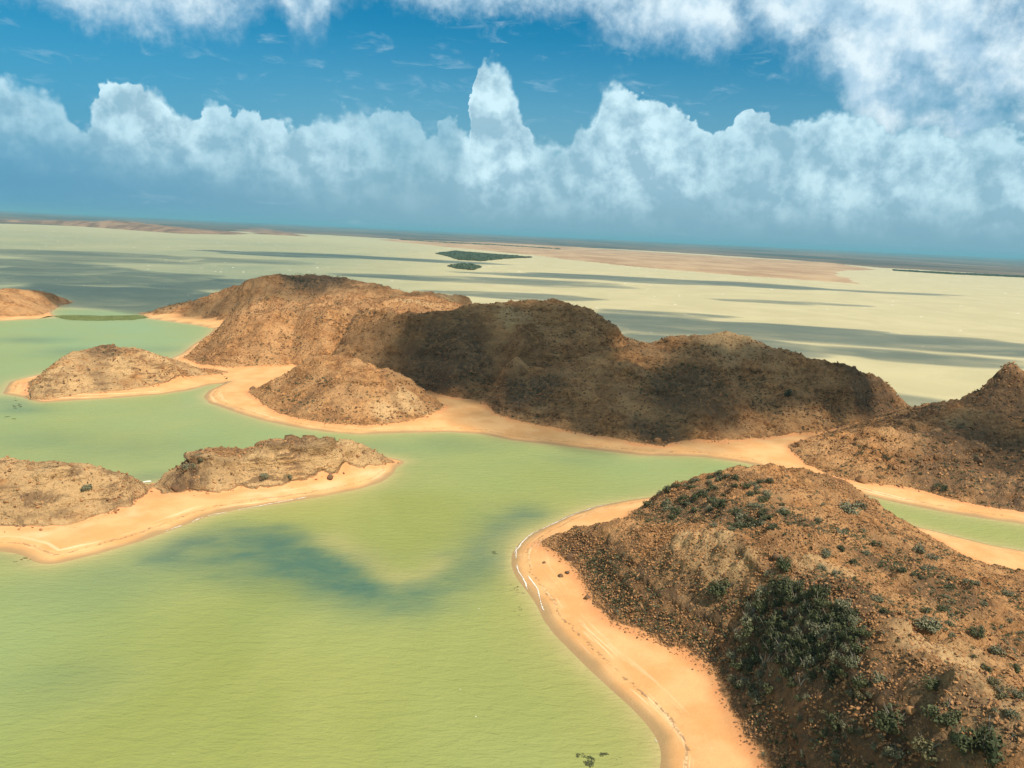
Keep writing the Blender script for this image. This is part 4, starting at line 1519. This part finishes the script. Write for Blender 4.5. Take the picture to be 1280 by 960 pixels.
# ------------------------------------------------------------------ cactus on the islet, bare branches in the hollow
def cactus(px, py, hpx, label):
    h = hit(px, py)
    H = hpx * math.dist(h, (0, 0, CAM_H)) / FOC
    m, t, b = material('cactus_green')
    geo = t.new('ShaderNodeNewGeometry')
    t.l.new(t.mix(t.noise(geo.outputs['Position'], 3.0), (0.05, 0.075, 0.04), (0.11, 0.13, 0.07)), b.inputs['Base Color'])
    root = bpy.data.objects.new('cactus', None)
    COL.objects.link(root)
    root.location = (h[0], h[1], h[2] - 0.1)
    tag(root, label, 'cactus')
    for nm, pth, r in (('trunk', [(0, 0, 0), (0, 0, .5), (.01, 0, 1.0)], .055), ('arm', [(.02, 0, .42), (.13, .02, .5), (.15, .02, .82)], .042), ('arm', [(-.02, 0, .35), (-.12, 0, .42), (-.13, 0, .68)], .04)):
        bm = bmesh.new()
        rings = []
        for k, p in enumerate(pth):
            ring = []
            for j in range(12):
                a = j * math.pi / 6
                rr = r * (1.0 if j % 2 else 0.78) * (0.75 if k == len(pth) - 1 else 1.0)
                ring.append(bm.verts.new(((p[0] + math.cos(a) * rr) * H, (p[1] + math.sin(a) * rr) * H, p[2] * H)))
            rings.append(ring)
        for a_, b_ in zip(rings[:-1], rings[1:]):
            for j in range(12):
                bm.faces.new((a_[j], a_[(j + 1) % 12], b_[(j + 1) % 12], b_[j]))
        tp = bm.verts.new((pth[-1][0] * H, pth[-1][1] * H, (pth[-1][2] + .04) * H))
        for j in range(12):
            bm.faces.new((rings[-1][j], rings[-1][(j + 1) % 12], tp))
        me = bpy.data.meshes.new(nm)
        bm.to_mesh(me)
        bm.free()
        me.materials.append(m)
        link(nm, me, root)


cactus(418, 555, 9, 'lone upright cactus on the long islet\'s flat top')


def dead_branches():
    m, t, b = material('bleached_wood')
    b.inputs['Base Color'].default_value = (0.34, 0.29, 0.22, 1)
    spots = [(940, 770, 13), (975, 818, 16), (985, 832, 12), (955, 838, 15), (1005, 838, 14), (1000, 860, 12), (918, 800, 11)]
    labs = ['bleached bare branches rising at the left of the hollow', 'bleached bare branches in the lower middle of the hollow', 'short bleached branches right of the hollow\'s lower middle',
            'bleached branches at the hollow\'s lower left', 'bleached branches at the hollow\'s lower right', 'bleached branches on the hollow\'s bottom edge', 'bleached twigs on the hollow\'s left edge']
    for i, ((px, py, w), lab) in enumerate(zip(spots, labs)):
        h = hit(px, py)
        s = w * math.dist(h, (0, 0, CAM_H)) / FOC
        v, f = stem_arrays(30 + i, 7, 0.75)
        me = mesh_from('dead_shrub', v * s * 1.5, f, m, smooth=False)
        o = link('dead_shrub', me, None, (h[0], h[1], h[2] + 0.25 * s))
        tag(o, lab, 'dead shrub')


dead_branches()


# ------------------------------------------------------------------ foam along the beach
def build_foam():
    m, t, b = material('foam')
    b.inputs['Base Color'].default_value = (0.66, 0.60, 0.50, 1)
    b.inputs['Roughness'].default_value = 0.8
    rs = np.random.default_rng(3)

    def strips(pix, off, w0, w1, dens, seed):
        pl = B(pix)
        P = []
        for (ax, ay), (bx, by) in zip(pl[:-1], pl[1:]):
            n = max(2, int(math.hypot(bx - ax, by - ay) / 0.25))
            for k in range(n):
                P.append((ax + (bx - ax) * k / n, ay + (by - ay) * k / n))
        P = np.array(P)
        for _ in range(30):
            P[1:-1] = (P[:-2] + P[2:] + 2 * P[1:-1]) / 4
        T = np.gradient(P, axis=0)
        T /= np.linalg.norm(T, axis=1)[:, None] + 1e-9
        N = np.stack([T[:, 1], -T[:, 0]], -1)
        ar = np.arange(len(P)) * 0.25
        o = off + 0.5 * fbm(ar / 5, ar * 0, seed, 3)
        w = (w0 + (w1 - w0) * vnoise(ar / 1.3, ar * 0, seed + 5)) * sstep(1 - dens - .15, 1 - dens + .15, vnoise(ar / 3.5, ar * 0, seed + 9))
        V, F = [], []
        for i in range(len(P)):
            ww = max(w[i], 0.0)
            for k, c in enumerate((-.5, 0, .5)):
                q = P[i] + N[i] * (o[i] + ww * c + (0.03 * rs.normal() if ww > .05 else 0))
                V.append((q[0], q[1], 0.0))
        for i in range(len(P) - 1):
            if w[i] < 0.06 or w[i + 1] < 0.06:
                continue
            s = i * 3
            F += [(s, s + 3, s + 4, s + 1), (s + 1, s + 4, s + 5, s + 2)]
        return V, F
    VV, FF = [], []
    for args in [([(760, 630), (720, 641), (690, 655), (665, 667), (650, 679), (641, 692)], -0.2, 0.08, 0.32, 0.9, 1),
                 ([(643, 684), (640, 695), (641, 707), (647, 722), (658, 738)], -0.45, 0.06, 0.24, 0.8, 2),
                 ([(658, 722), (666, 735), (674, 752), (678, 765)], -0.2, 0.06, 0.25, 0.8, 3),
                 ([(818, 925), (831, 938), (828, 955), (822, 968)], -0.1, 0.08, 0.3, 0.75, 5),
                 ([(200, 669), (260, 646), (330, 632), (420, 617)], -0.3, 0.05, 0.16, 0.5, 6),
                 ([(178, 603), (190, 601)], 0.2, 0.5, 1.2, 1.0, 7)]:
        v, f = strips(*args)
        n = len(VV)
        VV += v
        FF += [tuple(i + n for i in q) for q in f]
    V = np.array(VV)
    V[:, 2] = np.maximum(height(V[:, 0], V[:, 1]), 0) + 0.05
    tag(link('foam', mesh_from('foam', V, np.array(FF), m)), 'thin white foam left by small waves along the beach', 'foam', kind='stuff')
    # breaking crests out in the bay and a few glints in the lagoon
    V, F = [], []
    for _ in range(580):
        if _ < 572:
            px, py = rs.uniform(0, 1280), 0
            f = rs.random()
            d = 500 + 2300 * f
            x = d * rs.uniform(-.62, .66)
            y = d
            L = rs.uniform(0.5, 2.0) * (0.7 + d / 1400)
        else:
            x, y = bp(rs.uniform(100, 640), rs.uniform(690, 950))
            L = rs.uniform(0.1, 0.3)
        if GX0 < x < GX1 and GY0 < y < GY1 and bil(SD, np.array([x]), np.array([y]))[0] > -4:
            continue
        a = rs.normal(-0.2, 0.25)
        n = len(V)
        w = L * 0.28
        for k in range(5):
            c = (k / 4 - .5) * L
            ww = w * (1 - abs(k - 2) / 2.1)
            bx, by = c * math.cos(a), c * math.sin(a)
            V += [(x + bx - math.sin(a) * ww, y + by + math.cos(a) * ww, .03), (x + bx, y + by, .03 + w * .5), (x + bx + math.sin(a) * ww, y + by - math.cos(a) * ww, .03)]
        for k in range(4):
            s = n + k * 3
            F += [(s, s + 3, s + 4, s + 1), (s + 1, s + 4, s + 5, s + 2)]
    tag(link('foam', mesh_from('whitecaps', np.array(V), np.array(F), m)), 'tiny white wave crests scattered over the bay', 'foam', kind='stuff')


build_foam()


# ------------------------------------------------------------------ weed in the shallows
def weed():
    groups = [((617, 690), 6, 12, 'dark weed clump in the shallows off the headland\'s tip', 5.0),
              ((645, 735), 14, 9, 'loose weed line in the shallows beside the beach', 9.0),
              ((650, 760), 10, 8, 'weed specks lower in the shallows beside the beach', 7.0),
              ((735, 957), 10, 26, 'dark weed at the bottom photo edge in the shallows', 16.0),
              ((790, 945), 16, 9, 'weed specks near the bottom of the beach', 20.0),
              ((30, 690), 16, 12, 'dark weed at the long islet\'s left tip', 18.0),
              ((22, 508), 12, 10, 'dark weed off the small islet\'s left tip', 12.0),
              ((535, 940), 4, 8, 'faint weed in the open green water', 6.0)]
    for (px, py), n, w, lab, spr in groups:
        P = []
        for _ in range(n):
            x, y = bp(px + random.gauss(0, spr * .5), py + random.gauss(0, spr * .5))
            if bil(SD, np.array([x]), np.array([y]))[0] > 0.2:
                continue
            P.append((x, y, -0.03))
        if not P:
            continue
        k = len(P)
        d = math.dist(P[0], (0, 0, CAM_H)) / FOC * w
        s = RNG.uniform(.2, .55, k) * d
        gn_scatter('seaweed', P, np.stack([np.zeros(k), np.zeros(k), RNG.uniform(0, 6.28, k)], -1), np.stack([s * 1.3, s, s * .25], -1), RNG.choice([0, 2, 5], k), SMALL, lab, 'seaweed')


weed()


# ------------------------------------------------------------------ mangroves and marsh
def mangroves():
    def fill(name, poly, n, s0, s1, label, zz=0.2, flat=.8):
        xs = [p[0] for p in poly]
        ys = [p[1] for p in poly]
        x = RNG.uniform(min(xs), max(xs), n * 4)
        y = RNG.uniform(min(ys), max(ys), n * 4)
        k = in_poly(poly, x, y)
        x, y = x[k][:n], y[k][:n]
        k = len(x)
        s = RNG.uniform(s0, s1, k)
        gn_scatter(name, np.stack([x, y, np.full(k, zz)], -1), np.stack([np.zeros(k), np.zeros(k), RNG.uniform(0, 6.28, k)], -1), np.stack([s * 1.6, s * 1.6, s * flat], -1),
                   RNG.integers(0, 3, k), MARSH if name == 'marsh_grass' else MANG, label, 'mangroves')
    fill('mangroves', B([(545, 317), (570, 314.5), (600, 317), (640, 320), (664, 322), (630, 323.5), (600, 326.5), (575, 325), (558, 320)]), 2600, 5, 11, 'larger dark green mangrove patch standing in the pale bay')
    fill('mangroves', B([(562, 333), (575, 330.5), (590, 331), (600, 334), (590, 337.5), (572, 336)]), 420, 4, 9, 'smaller oval mangrove patch nearer in the pale bay')
    fill('mangroves', B([(1118, 338.5), (1180, 342.5), (1280, 347), (1420, 355), (1420, 352.5), (1280, 345.4), (1180, 341), (1118, 337.6)]), 2200, 6, 12, 'thin dark mangrove line along the bay\'s right far shore')
    fill('mangroves', B([(500, 300), (560, 304), (620, 307), (700, 312), (700, 310.8), (620, 305.6), (560, 302.5), (500, 299)]), 900, 5, 9, 'dark mangrove strip behind the tan tidal flat')
    fill('marsh_grass', B([(66, 395), (90, 394), (130, 395), (175, 394), (190, 396.5), (165, 400), (120, 401), (85, 400)]), 1500, 0.6, 1.6, 'low green marsh grass on the bar joining two headlands', 0.05, .35)


mangroves()


# ------------------------------------------------------------------ clouds above and behind the camera, whose shade lies on hills and bay
def build_clouds(over_hills):
    m = bpy.data.materials.new('cloud_vapour')
    m.use_nodes = True
    nt = m.node_tree
    for n in list(nt.nodes):
        nt.nodes.remove(n)
    out = nt.nodes.new('ShaderNodeOutputMaterial')
    vs = nt.nodes.new('ShaderNodeVolumeScatter')
    vs.inputs['Color'].default_value = (0.98, 0.98, 0.98, 1)
    vs.inputs['Density'].default_value = 0.038 if over_hills else 0.07
    nt.links.new(vs.outputs[0], out.inputs['Volume'])
    bm = bmesh.new()
    rs = np.random.default_rng(5)

    def puff(c, r):
        g = bmesh.ops.create_icosphere(bm, subdivisions=3, radius=1.0)
        off = rs.uniform(0, 50)
        for v in g['verts']:
            p = v.co.copy()
            f = 1 + 0.22 * (math.sin(p.x * 4 + off) * math.sin(p.y * 5 + off * 2) + math.sin(p.z * 5 + off * 3) * .6)
            v.co = (c[0] + p.x * r[0] * f, c[1] + p.y * r[1] * f, c[2] + p.z * r[2] * f)

    def shade(px, py, zg, rx, ry, rz=30.0, alt=650.0, whole=False):
        if zg:
            x, y, zg = hit(px, py)
        else:
            x, y = bp(px, py, 0)
        k = (alt - zg) / TO_SUN[2]
        c = (x + TO_SUN[0] * k, y + TO_SUN[1] * k, alt)
        if c[1] > 0 and math.degrees(math.atan2(alt - rz * 1.5 - CAM_H, math.hypot(c[0], c[1] + ry * 1.3))) < 20:
            print('cloud would stand in view', px, py)
            return
        if whole:
            puff(c, (rx, ry, rz))
        for _ in range(5):
            a, q = rs.uniform(0, 6.283), math.sqrt(rs.uniform(0, 1)) * 0.62
            f = rs.uniform(.40, .66)
            puff((c[0] + math.cos(a) * q * rx, c[1] + math.sin(a) * q * ry, c[2] + rs.uniform(-8, 8)), (rx * f, ry * f, rz * rs.uniform(.55, .95)))
    if over_hills:
        for a in [(575, 430, 1, 34, 34), (660, 410, 1, 46, 40), (650, 470, 1, 40, 30), (760, 430, 1, 44, 36), (760, 500, 1, 40, 28), (860, 480, 1, 46, 34), (960, 470, 1, 40, 34), (1060, 480, 1, 36, 34), (1140, 508, 1, 30, 26), (1225, 520, 1, 30, 26), (1265, 560, 1, 20, 20), (395, 352, 1, 60, 34)]:
            shade(*a, rz=20.0, whole=True)
        # over the middle hills
        for a in [(650, 430, 22, 44, 40), (640, 480, 8, 36, 26), (540, 455, 12, 24, 30), (520, 415, 24, 22, 24), (600, 440, 18, 42, 40), (700, 450, 18, 46, 44), (800, 470, 14, 42, 34), (900, 470, 16, 46, 34), (1000, 480, 16, 40, 30), (1080, 490, 12, 30, 30), (1180, 520, 12, 34, 36), (1235, 530, 14, 26, 22), (860, 440, 20, 40, 30), (820, 510, 10, 40, 24), (960, 510, 10, 36, 24), (1060, 500, 10, 26, 24), (760, 520, 6, 36, 22), (700, 505, 6, 34, 22),
                  (660, 400, 28, 60, 46), (560, 420, 22, 34, 40), (740, 400, 26, 46, 40), (400, 347, 26, 70, 40), (330, 350, 24, 50, 30), (570, 369, 21, 70, 50)]:
            shade(*a, rz=26.0)
    else:
        # streaks over the bay
        for px, py, rx, ry, rz in [(215, 371, 120, 110, 34), (150, 374, 60, 60, 24), (290, 356, 110, 90, 24), (90, 345, 160, 150, 16), (30, 332, 150, 160, 18), (190, 322, 260, 200, 14), (60, 300, 420, 260, 22),
                                   (450, 322, 330, 120, 34), (345, 318, 200, 100, 26), (530, 326, 120, 70, 24), (600, 350, 200, 110, 18), (700, 346, 180, 70, 26), (790, 349, 220, 100, 34), (900, 355, 200, 90, 36),
                                   (860, 405, 130, 66, 36), (960, 414, 130, 56, 36), (1070, 422, 120, 46, 30), (1190, 432, 120, 44, 26), (900, 432, 110, 50, 30), (1000, 436, 90, 36, 24),
                                   (1140, 448, 80, 24, 18), (1120, 366, 140, 46, 22), (1010, 380, 100, 36, 14), (640, 368, 110, 60, 16), (830, 392, 60, 30, 18)]:
            shade(px, py, 0, rx, ry, rz, 700.0)
    me = bpy.data.meshes.new('clouds')
    bm.to_mesh(me)
    bm.free()
    me.materials.append(m)
    tag(link('clouds', me), 'drifting cumulus puffs above the ' + ('hills' if over_hills else 'bay'), 'clouds', kind='stuff')


build_clouds(True)
build_clouds(False)


# ------------------------------------------------------------------ haze
def build_haze():
    m = bpy.data.materials.new('haze_air')
    m.use_nodes = True
    nt = m.node_tree
    for n in list(nt.nodes):
        nt.nodes.remove(n)
    out = nt.nodes.new('ShaderNodeOutputMaterial')
    pv = nt.nodes.new('ShaderNodeVolumePrincipled')
    pv.inputs['Color'].default_value = (0.23, 0.53, 0.62, 1)
    pv.inputs['Density'].default_value = 0.000065
    pv.inputs['Anisotropy'].default_value = 0.0
    pv.inputs['Density Attribute'].default_value = ''
    nt.links.new(pv.outputs[0], out.inputs['Volume'])
    x0, x1, y0, y1, z0, z1 = -62000, 62000, -4000, 72000, -4.5, 170.0
    V = [(x, y, z) for z in (z0, z1) for y in (y0, y1) for x in (x0, x1)]
    F = [(0, 2, 3, 1), (4, 5, 7, 6), (0, 1, 5, 4), (2, 6, 7, 3), (0, 4, 6, 2), (1, 3, 7, 5)]
    o = link('haze', mesh_from('haze', V, F, m, smooth=False))
    tag(o, 'thin blue haze over the bay and far shores', 'haze', kind='stuff')


build_haze()
